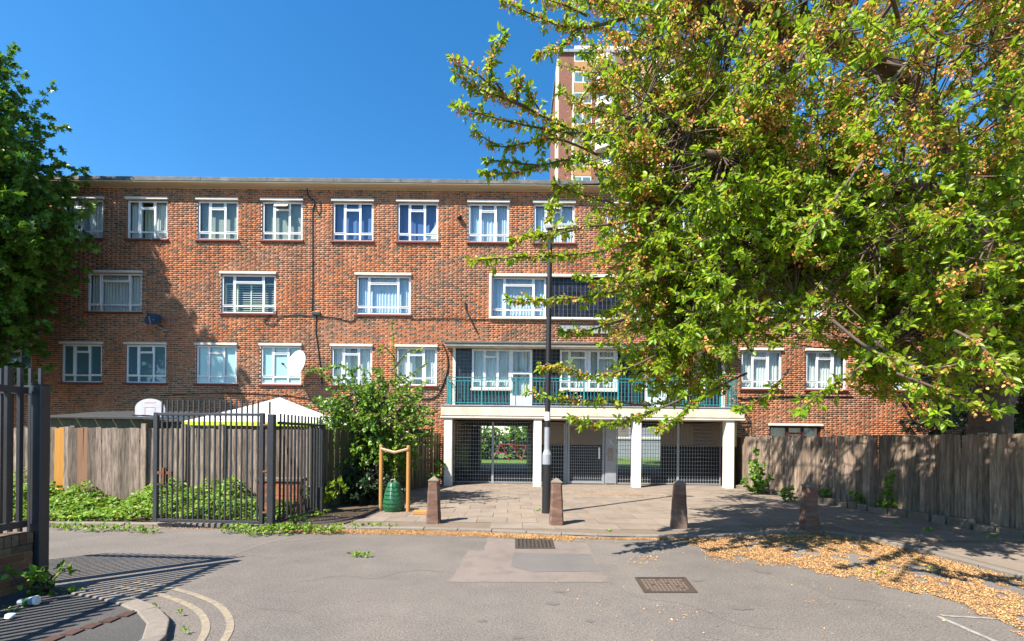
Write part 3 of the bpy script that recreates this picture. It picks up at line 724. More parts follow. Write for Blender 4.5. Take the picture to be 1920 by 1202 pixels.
for a, b in ((-2.44,-2.371),(7.971,8.04)): MB().box(a, b, W-.001, W+3, 0, SL[0]).build('reveal_wall', m_reveal, bld)
# ------------------------------------------------------------------ mesh gates of the passage
def grille(mb, x0, x1, z0, z1, y, px=.098, pz=.137, t=.010):
    nx = max(1, round((x1-x0)/px)); nz = max(1, round((z1-z0)/pz))
    for i in range(nx+1):
        x = x0+(x1-x0)*i/nx; mb.box(x-t/2, x+t/2, y-.012, y+.012, z0, z1)
    for j in range(nz+1):
        z = z0+(z1-z0)*j/nz; mb.box(x0, x1, y+.012, y+.02, z-t*.7, z+t*.7)
YG = W+.22
def mesh_gate(name, label, x0, x1, z1=2.33, hinge=None, bolt=None, mat=None):
    t = thing(name, label, 'gate', ((x0+x1)/2, YG, PZ), 'steel mesh gates across the passage')
    mt = mat or m_galv
    g = MB(); grille(g, x0+.02, x1-.02, .10, z1, YG); tag(g.build('grille', mt, t), kind='stuff')
    for x in (x0, x1): MB().box(x-.02, x+.02, YG-.022, YG+.022, PZ+.01, z1).build('stile', mt, t)
    MB().box(x0+.02, x1-.02, YG-.02, YG+.02, PZ+.03, PZ+.07).build('bottom_rail', mt, t)
    if bolt is not None: MB().box(bolt-.07, bolt+.07, YG-.06, YG-.02, 1.28, 1.32).build('bolt', mt, t)
    return t
mesh_gate('mesh_gate', 'leftmost steel mesh gate leaf beside the pale left column', -2.15, -.73, bolt=-.75)
mesh_gate('mesh_gate', 'steel mesh gate leaf just left of the central white column and lamp post', -.69, .80)
mesh_gate('mesh_gate', 'narrow fixed mesh panel between the lamp post and the entrance door', 1.06, 1.95)
mesh_gate('mesh_gate', 'narrow mesh panel carrying the white notice, right of the grey entry panel', 3.92, 4.44)
mesh_gate('mesh_gate', 'mesh gate leaf just right of the third white column', 4.55, 6.16, bolt=6.16)
mesh_gate('mesh_gate', 'rightmost mesh gate leaf dappled by tree shade', 6.20, 7.75)
dz1 = 2.30
dr = thing('entrance_door', 'grey steel framed mesh entrance door with upright pull handle', 'door', (2.7, YG, PZ))
f = MB(); f.box(2.06, 2.14, YG-.06, YG+.02, PZ+.02, dz1); f.box(3.36, 3.44, YG-.06, YG+.02, PZ+.02, dz1); f.box(2.14, 3.36, YG-.06, YG+.02, dz1-.09, dz1); f.box(2.14, 3.36, YG-.06, YG+.02, PZ+.03, PZ+.11)
f.build('door_frame', m_galvd, dr, bevel=.005)
g = MB(); grille(g, 2.15, 3.35, PZ+.12, dz1-.1, YG-.01, px=.075, pz=.105); tag(g.build('grille', m_galv, dr), kind='stuff')
MB().box(1.98, 2.045, YG-.05, YG+.03, PZ, SL[0]-.003).build('jamb', m_galvd, dr)
MB().box(3.2, 3.26, YG-.12, YG-.07, 1.0, 1.42).build('pull_handle', m_wht, dr, bevel=.008)
MB().box(1.98, 3.46, YG-.08, YG+.03, dz1+.004, dz1+.10).build('head', m_galvd, dr)
ep = thing('entry_panel', 'tall grey steel intercom panel with scuffs and white scrawl, beside the entrance door', 'panel', (3.68, YG-.05, PZ))
MB().box(3.46, 3.87, YG-.09, YG+.03, PZ+.04, SL[0]-.004).build('casing', m_galvd, ep, bevel=.006)
for x in (3.47, 3.84): MB().box(x, x+.03, YG-.085, YG, PZ, PZ+.039).build('foot', m_galvd, ep)
MB().box(3.56, 3.75, YG-.102, YG-.09, 1.96, 2.14).build('round_light', m_grey, ep)
MB().box(3.55, 3.75, YG-.10, YG-.09, .93, 1.42).build('intercom_plate', m_reveal if False else M('brushed bronze plate', (.30,.25,.22), (.22,.18,.16), scale=20, rough=.5, metal=.4), ep, bevel=.004)
kb = MB().box(-.018,.018,-.008,0,-.018,.018).mesh('button', m_grey)
for r in range(4):
    for c in range(3): inst('button', kb, (3.60+.05*c, YG-.1, 1.0+.06*r), ep)
s = MB()
for pts in ([(3.58,1.72),(3.64,1.60),(3.70,1.74),(3.62,1.66),(3.72,1.58)], [(3.60,1.55),(3.66,1.64),(3.74,1.52)]):
    s.tube([(x, YG-.093, z) for x, z in pts], .008, 4)
s.build('scrawl', m_wht, ep)
nt_ = thing('notice_sign', 'white notice plate with a small black emblem fixed to the mesh', 'sign', (4.1, YG-.06, 1.72))
MB().box(3.93, 4.33, YG-.05, YG-.04, 1.83, 2.23).build('plate', m_wht, nt_)
MB().tube([(4.07,YG-.053,2.09),(4.13,YG-.053,2.12),(4.19,YG-.053,2.15)], [.008,.022,.004], 5).build('emblem', m_black, nt_)
MB().box(4.02, 4.24, YG-.052, YG-.05, 2.02, 2.03).build('text_line', m_grey, nt_)
MB().box(3.97, 4.29, YG-.052, YG-.05, 1.845, 1.865).build('yellow_strip', m_lime, nt_)

# ------------------------------------------------------------------ closeboard fences
def fence(root, P0, P1, h, mats, pick, side=1, z0=.02, post_every=2.7, postmat=None, special={}):
    P0 = Vector(P0); P1 = Vector(P1); d = (P1-P0); L = d.length; d.normalize(); nn = Vector((-d.y, d.x, 0))*side
    ang = math.atan2(d.y, d.x); n = int(L/.105)
    me = {}
    for m in mats:
        v = []
        for k in range(3):
            mb = MB(); e = .014*side
            # feather-edged overlapping board, thick on one edge
            mb.prism([(-.0505, 0), (.0505, 0), (.0505, .008*side), (-.0505, .026*side)][::side], 0, h)
            mb.v = [(x, y, z + (random.uniform(-.012,.004) if z > 0 else 0)) for x, y, z in mb.v]
            v.append(mb.mesh('board', m))
        me[m.name] = v
    for i in range(n):
        t = (i+.5)/n; p = P0+d*(L*t)
        m = special.get(i) or pick(i, t)
        if m.name not in me: me[m.name] = [MB().prism([(-.058,0),(.058,0),(.058,.006*side),(-.058,.018*side)][::side], 0, h).mesh('board', m)]
        b = inst('board', random.choice(me[m.name]), (p.x, p.y, z0+random.gauss(0,.010)), root, (random.gauss(0,.006), random.gauss(0,.006), ang+random.gauss(0,.02)))
    k = int(L/post_every); pm = MB().box(-.05,.05,-.05,.05,0,h+.06).mesh('post', postmat or mats[0])
    for i in range(k+1):
        p = P0+d*min(L, i*post_every)-nn*.06; inst('post', pm, (p.x, p.y, 0), root, (0,0,ang))
    for zz in (.35, .95, 1.55):
        a = P0-nn*.03; b = P1-nn*.03; MB().beam((a.x,a.y,zz),(b.x,b.y,zz),.035,.075).build('arris_rail', mats[0], root)
fa = thing('timber_fence', 'weathered grey board fence behind the weedy bed, one new orange board', 'fence', (-8, 10.5, 0))
FA0, FA1 = Vector((-12.6,10.55,0)), Vector((-4.44,10.55,0))
def pxboard(px, d=10.53): return int((at(px, 850, d).x-FA0.x)/(FA1.x-FA0.x)*int((FA1-FA0).length/.105))
sp = {pxboard(104): m_newboard, pxboard(112): m_newboard, pxboard(148): m_redboard, pxboard(155): m_redboard}
fence(fa, FA0, FA1, 1.83, [m_board], lambda i, t: m_board, side=-1, special=sp)
# lighter post visible above the boards
for px in (270, 345, 415):
    p = at(px, 850, 10.50); MB().box(p.x-.055, p.x+.055, 10.475, 10.52, .02, 1.95).build('post', m_board, fa, bevel=.006)
fb = thing('timber_fence', 'shaded greenish board fence running back to the flats beside the shrub', 'fence', FB0)
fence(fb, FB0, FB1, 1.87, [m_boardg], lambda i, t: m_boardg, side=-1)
fr_ = thing('timber_fence', 'dark board fence along the right pavement dappled with tree shade', 'fence', FR0)
fence(fr_, FR0, FR1, 1.83, [m_boardr, m_board], lambda i, t: m_boardr if random.random() < .8 else m_board, side=-1, z0=.03)
# stone edging along the right fence
ed = thing('stone_edging', 'low rough stone edging along the foot of the right fence', 'edging', (8.3, 12, 0))
d = (FR1-FR0).normalized(); nn = Vector((d.y, -d.x, 0)); L = (FR1-FR0).length; t = .3
while t < L-.4:
    l = random.uniform(.26,.5); p = FR0+d*(t+l/2)+nn*(.33+random.uniform(-.025,.025)); hh = random.uniform(.1,.2)
    mb = MB(); w2 = random.uniform(.07,.11)
    pr = [(-l/2+.01,-w2),(l/2-.012,-w2),(l/2-.01,w2),(-l/2+.012,w2)]
    mb.prism(pr, 0, hh); mb.v = [(x+random.uniform(-.015,.015), y+random.uniform(-.015,.015), z+random.uniform(-.012,.012)) for x, y, z in mb.v]
    o = bpy.data.objects.new('stone', mb.mesh('stone', m_stone)); COL.objects.link(o); o.parent = ed; o.location = p+Vector((0,0,PZ-.03))-Vector(ed.location); o.rotation_euler = (0,0,math.atan2(d.y,d.x)+random.gauss(0,.05))
    b = o.modifiers.new('bevel','BEVEL'); b.width = .02; b.segments = 2
    t += l+.02
sheet('planting_strip', [tuple((FR0+nn*.0).to_2d()), tuple((FR1+nn*.0).to_2d()), tuple((FR1+nn*.28).to_2d()), tuple((FR0+nn*.28).to_2d())], PZ+.03, m_soil)

# ------------------------------------------------------------------ steel gate, post and side railing (middle left)
def bars_between(root, A, B, n, z0, z1, s=.024, tip=0, name='bar', skip=()):
    A = Vector(A); B = Vector(B); ang = math.atan2(B.y-A.y, B.x-A.x)
    me = MB().box(-s/2, s/2, -s/2, s/2, z0, z1).mesh(name, m_steel)
    for i in range(n):
        if i in skip: continue
        p = A.lerp(B, (i+.5)/n); inst(name, me, (p.x, p.y, 0), root, (0,0,ang))
GA, GB = Vector((-6.50, 8.58, 0)), Vector((-4.47, 8.40, 0))
gt = thing('steel_gate', 'open slate grey steel gate leaf with upright bars in front of the weedy bed', 'gate', GB)
zb, zt = .14, 2.07
def rl(root, name, a, b, z, wd=.05, hh=.05, mat=None): return MB().beam((a.x,a.y,z),(b.x,b.y,z),wd,hh).build(name, mat or m_steel, root, bevel=.004)
rl(gt, 'bottom_rail', GA, GB, zb); rl(gt, 'top_rail', GA, GB, zt)
ang = math.atan2(GB.y-GA.y, GB.x-GA.x)
for p in (GA, GB):
    o = inst('stile', MB().box(-.036,.036,-.03,.03,zb-.03,zt+.03).mesh('stile', m_steel), (p.x,p.y,0), gt, (0,0,ang))
bars_between(gt, GA.lerp(GB,.03), GA.lerp(GB,.985), 19, zb+.02, zt+.26)
q = GA.lerp(GB,.09); MB().box(q.x-.12,q.x+.14,q.y-.05,q.y-.03,.98,1.03).build('latch_bar', m_rust, gt); MB().box(q.x-.13,q.x+.12,q.y-.05,q.y-.03,.78,.81).build('latch_plate', m_steel, gt)
MB().box(q.x-.015,q.x+.02,q.y-.07,q.y-.03,.8,1.1).build('drop_bolt', m_rust, gt)
GP = Vector((-4.30, 8.40, 0))
gp = thing('gate_post', 'square steel gate post with three rusty hinges', 'post', GP)
MB().box(GP.x-.055, GP.x+.055, GP.y-.055, GP.y+.055, 0, 2.08).build('post_shaft', m_steel, gp, bevel=.006)
MB().box(GP.x-.045, GP.x-.02, GP.y-.03, GP.y, 2.08, 2.30).build('post_spike', m_steel, gp)
for z in (.32, 1.05, 1.88): MB().tube([(GP.x-.13,GP.y-.03,z),(GP.x-.05,GP.y-.03,z)], .022, 6).build('hinge', m_rust, gp)
SA, SB = Vector((-4.22, 8.48, 0)), Vector((-4.10, 10.1, 0))
sr = thing('side_railing', 'steel railing panel running back from the gate post to the fence', 'railing', SA)
rl(sr, 'top_rail', SA, SB, 1.93); rl(sr, 'bottom_rail', SA, SB, .14)
bars_between(sr, SA, SB, 13, .14, 2.1, s=.028)
MB().box(SB.x-.055, SB.x+.055, SB.y-.01, SB.y+.1, 0, 1.96).build('end_post', m_steel, sr, bevel=.006)
MB().box(SB.x-.05, SB.x+.09, SB.y-.16, SB.y-.06, 0, .62).build('stay', m_steel, sr)
# low brick pier behind the gate
def brick_wall_obj(name, label, cat, x0, x1, y0, y1, z0, z1, bl=.225, bh=.075, mat=None, mort=None, cop=None, loc=None):
    r = thing(name, label, cat, loc or ((x0+x1)/2, (y0+y1)/2, 0))
    g = .006
    MB().box(x0+g, x1-g, y0+g, y1-g, z0-.05, z1-.004).build('mortar_core', mort or m_mortar, r)
    mt = mat or m_brick; z = z0; c = 0
    while z+bh <= z1+.001:
        for face in ('f', 'r'):
            a, b = (x0, x1) if face == 'f' else (y0, y1)
            x = a-(bl/2 if c % 2 else 0)
            while x < b-.01:
                s0, s1 = max(x, a)+.005, min(x+bl, b)-.005
                if s1-s0 > .03:
                    mb = MB(); e = random.uniform(-.002,.002)
                    if face == 'f': mb.box(s0, s1, y0-e, y0+.05, z+.005, z+bh-.005)
                    else: mb.box(x1-.05, x1+e, s0, s1, z+.005, z+bh-.005)
                    if not (face == 'r' and s0 < y0+.06) : mb.build('brick', mt, r)
                x += bl
        z += bh; c += 1
    if cop: cop(r, z)
    return r
def cop1(r, z): MB().box(-5.32,-4.36,9.72,10.02,z,z+.07).build('coping', m_stone, r, bevel=.008)
brick_wall_obj('brick_pier', 'low red brick garden pier with coping behind the gate', 'wall', -5.28, -4.4, 9.75, 9.98, 0, .75, cop=cop1)

# ------------------------------------------------------------------ near left: low wall, railing, post and second leaf
WX = -5.07
def soldier(r, z):
    y = 4.98
    while y > 1.2:
        MB().box(WX-.225, WX+.003, y-.068, y-.004, z+.003, z+.115).build('coping_brick', m_oldbrick, r); y -= .073
nw = brick_wall_obj('brick_wall', 'low old brown brick wall at the near left under the railing', 'wall', WX-.22, WX, 1.2, 4.98, .02, .02+.083*6, bl=.23, bh=.083, mat=m_oldbrick, mort=m_oldmortar, cop=soldier)
NA, NB = Vector((WX-.09, 1.3, 0)), Vector((WX-.09, 4.98, 0))
nr = thing('wall_railing', 'dark steel railing standing on the near left brick wall', 'railing', NB)
rl(nr, 'top_rail', NA, NB, 2.13, .06, .07); rl(nr, 'bottom_rail', NA, NB, .72, .06, .07)
bars_between(nr, NA, NB, 30, .72, 2.36, s=.035)
npst = thing('railing_post', 'tall square dark post ending the near left railing', 'post', (WX+.03, 5.07, 0))
MB().box(WX-.06, WX+.045, 5.0, 5.11, 0, 2.2).build('post_shaft', m_steel, npst, bevel=.008)
MB().box(WX-.066, WX+.051, 4.994, 5.116, 2.2, 2.212).build('post_cap', m_steel, npst)
LA, LB = Vector((WX-2.2, 5.32, 0)), Vector((WX-.10, 5.2, 0))
ll = thing('steel_gate', 'second steel gate leaf behind the near left railing, cut by the picture edge', 'gate', LB)
rl(ll, 'top_rail', LA, LB, 2.16, .05, .09); rl(ll, 'bottom_rail', LA, LB, .2, .05, .07)
bars_between(ll, LA, LB, 18, .2, 2.4, s=.032)
MB().box(LB.x-.12, LB.x-.0, LB.y-.03, LB.y+.03, .17, 2.1).build('stile', m_steel, ll, bevel=.005)

# ------------------------------------------------------------------ bollards
def bollard(px, py, label, tint=0):
    g = gr(px, py, PZ); t = thing('bollard', label, 'bollard', g, 'brick bollards along the kerb')
    a, b, h = .135, .095, .80
    mb = MB(); n = 0; segs = 9
    for i in range(segs+1):
        s = i/segs; r = a+(b-a)*s
        c = .028
        ring = [(-r,-r+c),(-r+c,-r),(r-c,-r),(r,-r+c),(r,r-c),(r-c,r),(-r+c,r),(-r,r-c)]
        mb.v += [(g.x+x+random.uniform(-.003,.003), g.y+y+random.uniform(-.003,.003), g.z-.03+(h+.03)*s) for x, y in ring]
    for i in range(segs):
        for j in range(8): mb.f.append((8*i+j, 8*i+(j+1)%8, 8*i+8+(j+1)%8, 8*i+8+j))
    mb.build('shaft', m_boll, t)
    mb = MB(); r = b+.006; 
    mb.v = [(g.x-r,g.y-r,g.z+h),(g.x+r,g.y-r,g.z+h),(g.x+r,g.y+r,g.z+h),(g.x-r,g.y+r,g.z+h)]
    mb.v += [(g.x-r,g.y-r,g.z+h+.02),(g.x+r,g.y-r,g.z+h+.02),(g.x+r,g.y+r,g.z+h+.02),(g.x-r,g.y+r,g.z+h+.02),(g.x-.02,g.y-.02,g.z+h+.085),(g.x+.02,g.y-.02,g.z+h+.085),(g.x+.02,g.y+.02,g.z+h+.085),(g.x-.02,g.y+.02,g.z+h+.085)]
    mb.f = [(0,1,5,4),(1,2,6,5),(2,3,7,6),(3,0,4,7),(4,5,9,8),(5,6,10,9),(6,7,11,10),(7,4,8,11),(8,9,10,11)]
    mb.build('cap', m_bollc, t)
    for z, rr in ((.28,.127),(.55,.113)):
        pass
    return t
bollard(813, 979, 'brown brick bollard nearest the staked sapling'); bollard(1043, 983, 'sunlit brown bollard standing beside the lamp post')
bollard(1273, 989, 'dappled bollard at the edge of the tree shade, third from the sapling'); bollard(1517, 993, 'dark shaded bollard nearest the right fence')

# ------------------------------------------------------------------ lamp post
lp = gr(1024, 962, PZ); lp = Vector((lp.x, lp.y, PZ))
lt = thing('street_lamp', 'black street lamp post with grey bands and flat lantern head', 'street lamp', lp)
lean = Vector((.005, 0, 1))
def LP(h): return lp+lean*h
MB().tube([LP(-.05), LP(0), LP(1.08)], .098, 16).build('base_sleeve', m_black, lt, smooth=False)
MB().tube([LP(1.08), LP(1.30)], .1, 16).build('blue_grey_wrap', m_grey, lt)
MB().tube([LP(1.30), LP(1.40), LP(1.41)], [.1,.065,.06], 16).build('shoulder', m_grey, lt)
MB().tube([LP(1.40), LP(1.90)], .062, 14).build('grey_band', m_grey, lt)
MB().tube([LP(1.90), LP(2.05)], .06, 14).build('black_band', m_black, lt)
MB().tube([LP(2.05), LP(2.24)], .062, 14).build('white_band', m_wht, lt)
MB().tube([LP(2.24), LP(4.2), LP(5.85)], [.06,.058,.052], 14).build('column', m_black, lt)
MB().tube([LP(5.85), LP(6.15), LP(6.3)], [.056,.056,.05], 12).build('bracket', m_black, lt)
hd = MB(); p = LP(6.33)
hd.v = [(p.x-.09,p.y-.07,p.z-.05),(p.x+.58,p.y-.11,p.z+.0),(p.x+.58,p.y+.11,p.z+.0),(p.x-.09,p.y+.07,p.z-.05),(p.x-.11,p.y-.06,p.z+.05),(p.x+.56,p.y-.09,p.z+.075),(p.x+.56,p.y+.09,p.z+.075),(p.x-.11,p.y+.06,p.z+.05)]
hd.f = [(0,3,2,1),(4,5,6,7),(0,1,5,4),(1,2,6,5),(2,3,7,6),(3,0,4,7)]
hd.build('lantern_head', m_grey, lt, bevel=.02)
MB().box(p.x+.16, p.x+.52, p.y-.08, p.y+.08, p.z-.06, p.z-.02).build('lens', m_wht, lt)
MB().lathe((p.x-.01,p.y,p.z+.05), [(.025,0),(.03,.05),(.02,.09)], 8).build('photocell', m_wht, lt)

# ------------------------------------------------------------------ staked sapling supports
s0, s1 = gr(714, 957, PZ), gr(765, 960, PZ)
def stake(p, label, h):
    o = MB().tube([(p.x,p.y,-.1),(p.x,p.y,h-.02),(p.x,p.y,h)], [.043,.043,.036], 10).build('tree_stake', m_stake); return tag(o, label, 'stake', 'stakes of the sapling')
stake(s0, 'left round timber stake of the young tree', 1.52); stake(s1, 'right round timber stake of the young tree', 1.52)
mid = (s0+s1)/2
st = MB(); st.tube([(s0.x,s0.y-.045,1.44),(mid.x,mid.y-.03,1.36),(s1.x,s1.y-.045,1.44)], .028, 5)
tag(st.build('tree_tie', M('hessian strap', (.5,.33,.2), (.42,.27,.15), scale=10, rough=.9)), 'brown webbing strap tying the sapling between its two stakes', 'strap')
bagc = gr(738, 958, PZ)
bg_ = thing('watering_bag', 'green ribbed watering bag round the foot of the sapling', 'bag', bagc)
mb = MB(); pf = [(.2,-.02),(.225,.05),(.235,.12),(.22,.25),(.19,.4),(.155,.52),(.12,.62),(.10,.64)]
mb.lathe((bagc.x, bagc.y, bagc.z), pf, 24); mb.v = [(x+.014*math.sin(9*math.atan2(y-bagc.y, x-bagc.x)+z*7), y+.014*math.cos(7*math.atan2(y-bagc.y, x-bagc.x)+z*5), z) for x, y, z in mb.v]
mb.build('bag_body', m_bag, bg_, smooth=True)
m_bagd = M('dark green strap', (.008,.045,.02), rough=.6)
for z, r in ((.1,.247),(.19,.243),(.28,.226),(.37,.209),(.46,.187),(.55,.16)):
    MB().tube([(bagc.x+r*math.cos(a*.3927), bagc.y+r*math.sin(a*.3927), bagc.z+z) for a in range(17)], .006, 4, caps=False).build('strap', m_bagd, bg_)
MB().tube([(bagc.x-.02,bagc.y-.22,bagc.z+.08),(bagc.x-.02,bagc.y-.2,bagc.z+.36),(bagc.x-.02,bagc.y-.12,bagc.z+.62)], .012, 5).build('zip', m_grey, bg_)
MB().tube([(bagc.x-.08,bagc.y-.04,bagc.z+.6),(bagc.x-.05,bagc.y-.06,bagc.z+.7),(bagc.x+.04,bagc.y-.06,bagc.z+.71),(bagc.x+.08,bagc.y-.04,bagc.z+.6)], .014, 5).build('handle', m_grey, bg_)
g = gr(787, 965, PZ)
tag(MB().box(g.x-.15, g.x+.15, g.y-.02, g.y+.2, PZ+.002, PZ+.075).build('timber_block', m_stake, bevel=.006), 'sawn orange timber block lying beside the left bollard', 'block')
# curved tarmac edging near the sapling
ribn = [gr(560,990), gr(640,983), gr(690,970), gr(712,955), gr(717,940)]
tag(MB().tube([(p.x,p.y,PZ+.015) for p in smooth_path([tuple(q) for q in ribn], 5)], .035, 6).build('bed_edging', m_tarpath), 'curved dark edging round the leafy bed left of the sapling', 'edging')
mbx = [tuple(gr(x, y, PZ).to_2d()) for x, y in ((470,985),(560,990),(640,983),(690,968),(712,952),(650,925))]
sheet('leaf_mould', mbx, PZ+.006, m_soil)

# ------------------------------------------------------------------ things on and by the facade
def cable(name, label, pts, y=W-.03, r=.014, mat=None):
    return tag(MB().tube(smooth_path([(q.x, q.y, q.z) for q in [at(px, py, y) for px, py in pts]], 5), r, 5).build(name, mat or m_cable), label, 'cable')
cable('cable', 'black cable running straight down the wall between fourth and fifth windows', [(575,340),(578,368),(590,378),(586,400),(586,470),(586,540),(585,588)], r=.018)
cable('cable', 'black cable dropping from the junction box towards the shrub', [(594,592),(592,620),(596,650),(601,690),(604,720)], r=.018)
cable('cable', 'short looped cable under the eave near the fourth window', [(590,380),(598,403),(602,390),(600,378)], r=.012)
cable('cable', 'slack cables sagging left of the junction box below the shuttered window', [(586,592),(555,590),(525,594),(515,608),(495,604),(518,583)], r=.016)
cable('cable', 'slack cable right of the junction box under the curtained window', [(600,594),(630,596),(655,603),(664,600),(664,594)], r=.016)
cable('cable', 'thick cable looping down beside the balcony to the shrub', [(830,645),(838,665),(840,690),(833,715),(822,738),(805,748),(780,746),(755,738)], r=.026)
cable('cable', 'cable sagging along the wall under the first floor windows', [(300,742),(380,738),(470,738),(540,742),(590,750)], r=.014)
cable('cable', 'cable along the wall right of the balcony', [(1376,742),(1395,748),(1430,745),(1500,744),(1600,744)], r=.024)
cable('cable', 'thin pipe run along the brick band left of the framed windows', [(770,598),(840,597),(915,599)], r=.012)
p = at(593, 588, W-.06); tag(MB().box(p.x-.15,p.x+.15,W-.1,W-.008,p.z-.06,p.z+.06).build('junction_box', m_black, bevel=.01), 'small black junction box on the brick wall', 'box')
p = at(862, 408, W-.08); tag(MB().lathe((p.x,W-.1,p.z-.07), [(.05,0),(.09,.03),(.1,.08),(.07,.13),(.03,.15)], 10).build('wall_lamp', m_black, smooth=True), 'small round black lamp on the wall left of the seventh top window', 'lamp')
tag(MB().tube([at(872,566,W-.05), at(873,580,W-.05), at(881,596,W-.08), at(895,624,W-.03)], .03, 6).build('aerial_bracket', m_black), 'black bent aerial bracket left over on the wall above the balcony', 'bracket')
p0, p1 = at(1050,610,W), at(1140,626,W)
sg = thing('name_board', 'long grey weathered name board on the brick above the balcony', 'sign', ((p0.x+p1.x)/2, W, p1.z))
MB().box(p0.x,p1.x,W-.05,W-.008,p1.z,p0.z).build('board', m_sign, sg); MB().box(p0.x-.02,p1.x+.02,W-.06,W-.045,p0.z,p0.z+.03).build('frame_edge', m_black, sg); MB().box(p0.x-.02,p1.x+.02,W-.06,W-.045,p1.z-.03,p1.z).build('frame_edge', m_black, sg)
# satellite dishes
def dish(name, label, px, py, y, r, face, mat, wallx):
    c = at(px, py, y); t = thing(name, label, 'satellite dish', (c.x, W, c.z-.4))
    n = Vector(face).normalized(); x = n.cross(Vector((0,0,1))).normalized(); u = x.cross(n).normalized()
    mb = MB(); k = 22; rings = 5
    for i in range(rings+1):
        rr = r*i/rings if i else .001
        for j in range(k):
            a = 6.283*j/k; mb.v.append(tuple(c + x*rr*.92*math.cos(a) + u*rr*1.08*math.sin(a) - n*(.10*r)*(1-(i/rings)**2)*1.6))
    for i in range(rings):
        for j in range(k): mb.f.append((i*k+j, i*k+(j+1)%k, (i+1)*k+(j+1)%k, (i+1)*k+j))
    o = mb.build('reflector', mat, t, smooth=True); s = o.modifiers.new('solid','SOLIDIFY'); s.thickness = .015
    low = c-u*r*1.02; lnb = c+n*r*1.1-u*r*.55
    MB().tube([low, lnb], .014, 5).build('feed_arm', m_grey, t); MB().tube([lnb-n*.03, lnb+n*.05], .035, 8).build('receiver', m_black, t)
    MB().tube([c-n*.1*r, c-n*.2+Vector((0,.1,-.1)), Vector((c.x+.25, W, c.z-.35))], .022, 6).build('wall_arm', m_grey, t)
    return t
dish('satellite_dish', 'large white satellite dish on the wall above the gazebo', 555, 681, W-.55, .45, (-.38,-.88,.25), m_wht, 0)
dish('satellite_dish', 'small dark satellite dish in the tree shade on the left wall', 287, 598, W-.35, .28, (.2,-.75,.6), M('dark grey dish', (.05,.06,.08), rough=.5), 0)
# roof aerial
a0 = at(984, 338, W+1.2); a0.z = TOP+.24
ra = thing('roof_aerial', 'small yagi television aerial on the roof by the tree tips', 'aerial', a0)
MB().tube([a0, a0+Vector((0,0,.95))], .014, 5).build('mast', m_galv, ra)
b0, b1 = a0+Vector((-.1,-.05,.9)), a0+Vector((.28,.05,.45)); MB().tube([b0,b1], .01, 4).build('boom', m_galv, ra)
for k in range(7):
    q = b0.lerp(b1, k/6); MB().tube([q+Vector((-.16,.1,-.06)), q+Vector((.16,-.1,.06))], .007, 4).build('element', m_galv, ra)
# basketball hoop
hp = at(281, 765, 11.6)
bh = thing('basketball_hoop', 'white fan shaped basketball backboard behind the left fence', 'basketball hoop', (hp.x+.05, 11.8, 0))
n = 20; pts = [(-.36,-.20)] + [(-.37*math.cos(math.pi*i/n*1.0), -.02+.25*math.sin(math.pi*i/n)) for i in range(n+1)] + [(.36,-.16),(.28,-.215),(-.26,-.215)]
mb = MB(); k = len(pts)
mb.v = [(hp.x+x, 11.6, hp.z+z) for x, z in pts]+[(hp.x+x, 11.63, hp.z+z) for x, z in pts]
mb.f = [tuple(range(k)), tuple(range(k,2*k))[::-1]]+[(i,(i+1)%k,k+(i+1)%k,k+i) for i in range(k)]
mb.build('backboard', M('white board with painted shade', (.5,.5,.52), rough=.5), bh)  # white board; its grey base colour holds the tree shade as paint
m_pink = M('faded red line', (.62,.42,.44), rough=.6)
l = MB()
for (xa,xb,za,zb_) in ((-.12,.12,.02,.03),(-.12,.12,-.2,-.19),(-.13,-.12,-.2,.03),(.12,.13,-.2,.03),(-.14,.14,.13,.145)): l.box(hp.x+xa,hp.x+xb,11.594,11.599,hp.z+za,hp.z+zb_)
l.build('target_square', m_pink, bh)
MB().tube([(hp.x+.06,11.75,0),(hp.x+.05,11.75,hp.z-.1),(hp.x,11.66,hp.z)], .04, 8).build('pole', m_galv, bh)
MB().tube([(hp.x+.02+.2*math.cos(a*.524), 11.36+.2*math.sin(a*.524), hp.z-.2) for a in range(13)], .011, 5, caps=False).build('ring', m_black, bh)
# garden gazebo
gz = at(525, 752, 13.6); gb0 = at(400, 795, 13.6); half_w = 1.75
gzt = thing('gazebo', 'white canvas gazebo with lime green trim behind the gate', 'gazebo', (gz.x, 13.6, 0))
e = gb0.z+.02; cx, cy_ = gz.x, 13.6; ap = (cx, cy_, gz.z+.1)
C4 = [(cx-half_w,cy_-1.5,e),(cx+half_w,cy_-1.5,e),(cx+half_w,cy_+1.5,e),(cx-half_w,cy_+1.5,e)]
for i in range(4):
    mb = MB(); a, b = Vector(C4[i]), Vector(C4[(i+1)%4]); top = Vector(ap)
    for r in range(7):
        t = r/6
        for s in range(9):
            q = a.lerp(b, s/8).lerp(top, t); q.z -= .05*math.sin(math.pi*t)*(1-abs(s/4-1)*.6); mb.v.append(tuple(q))
    for r in range(6):
        for s in range(8): mb.f.append((9*r+s, 9*r+s+1, 9*r+10+s, 9*r+9+s))
    mb.build('canopy_panel', m_canvas, gzt, smooth=True)
    v = MB(); v.quad(tuple(a), tuple(b), (b.x,b.y,b.z-.1), (a.x,a.y,a.z-.1)); v.build('valance', m_lime, gzt)
    MB().tube([(a.x,a.y,0),(a.x,a.y,e)], .025, 6).build('leg', m_wht, gzt)
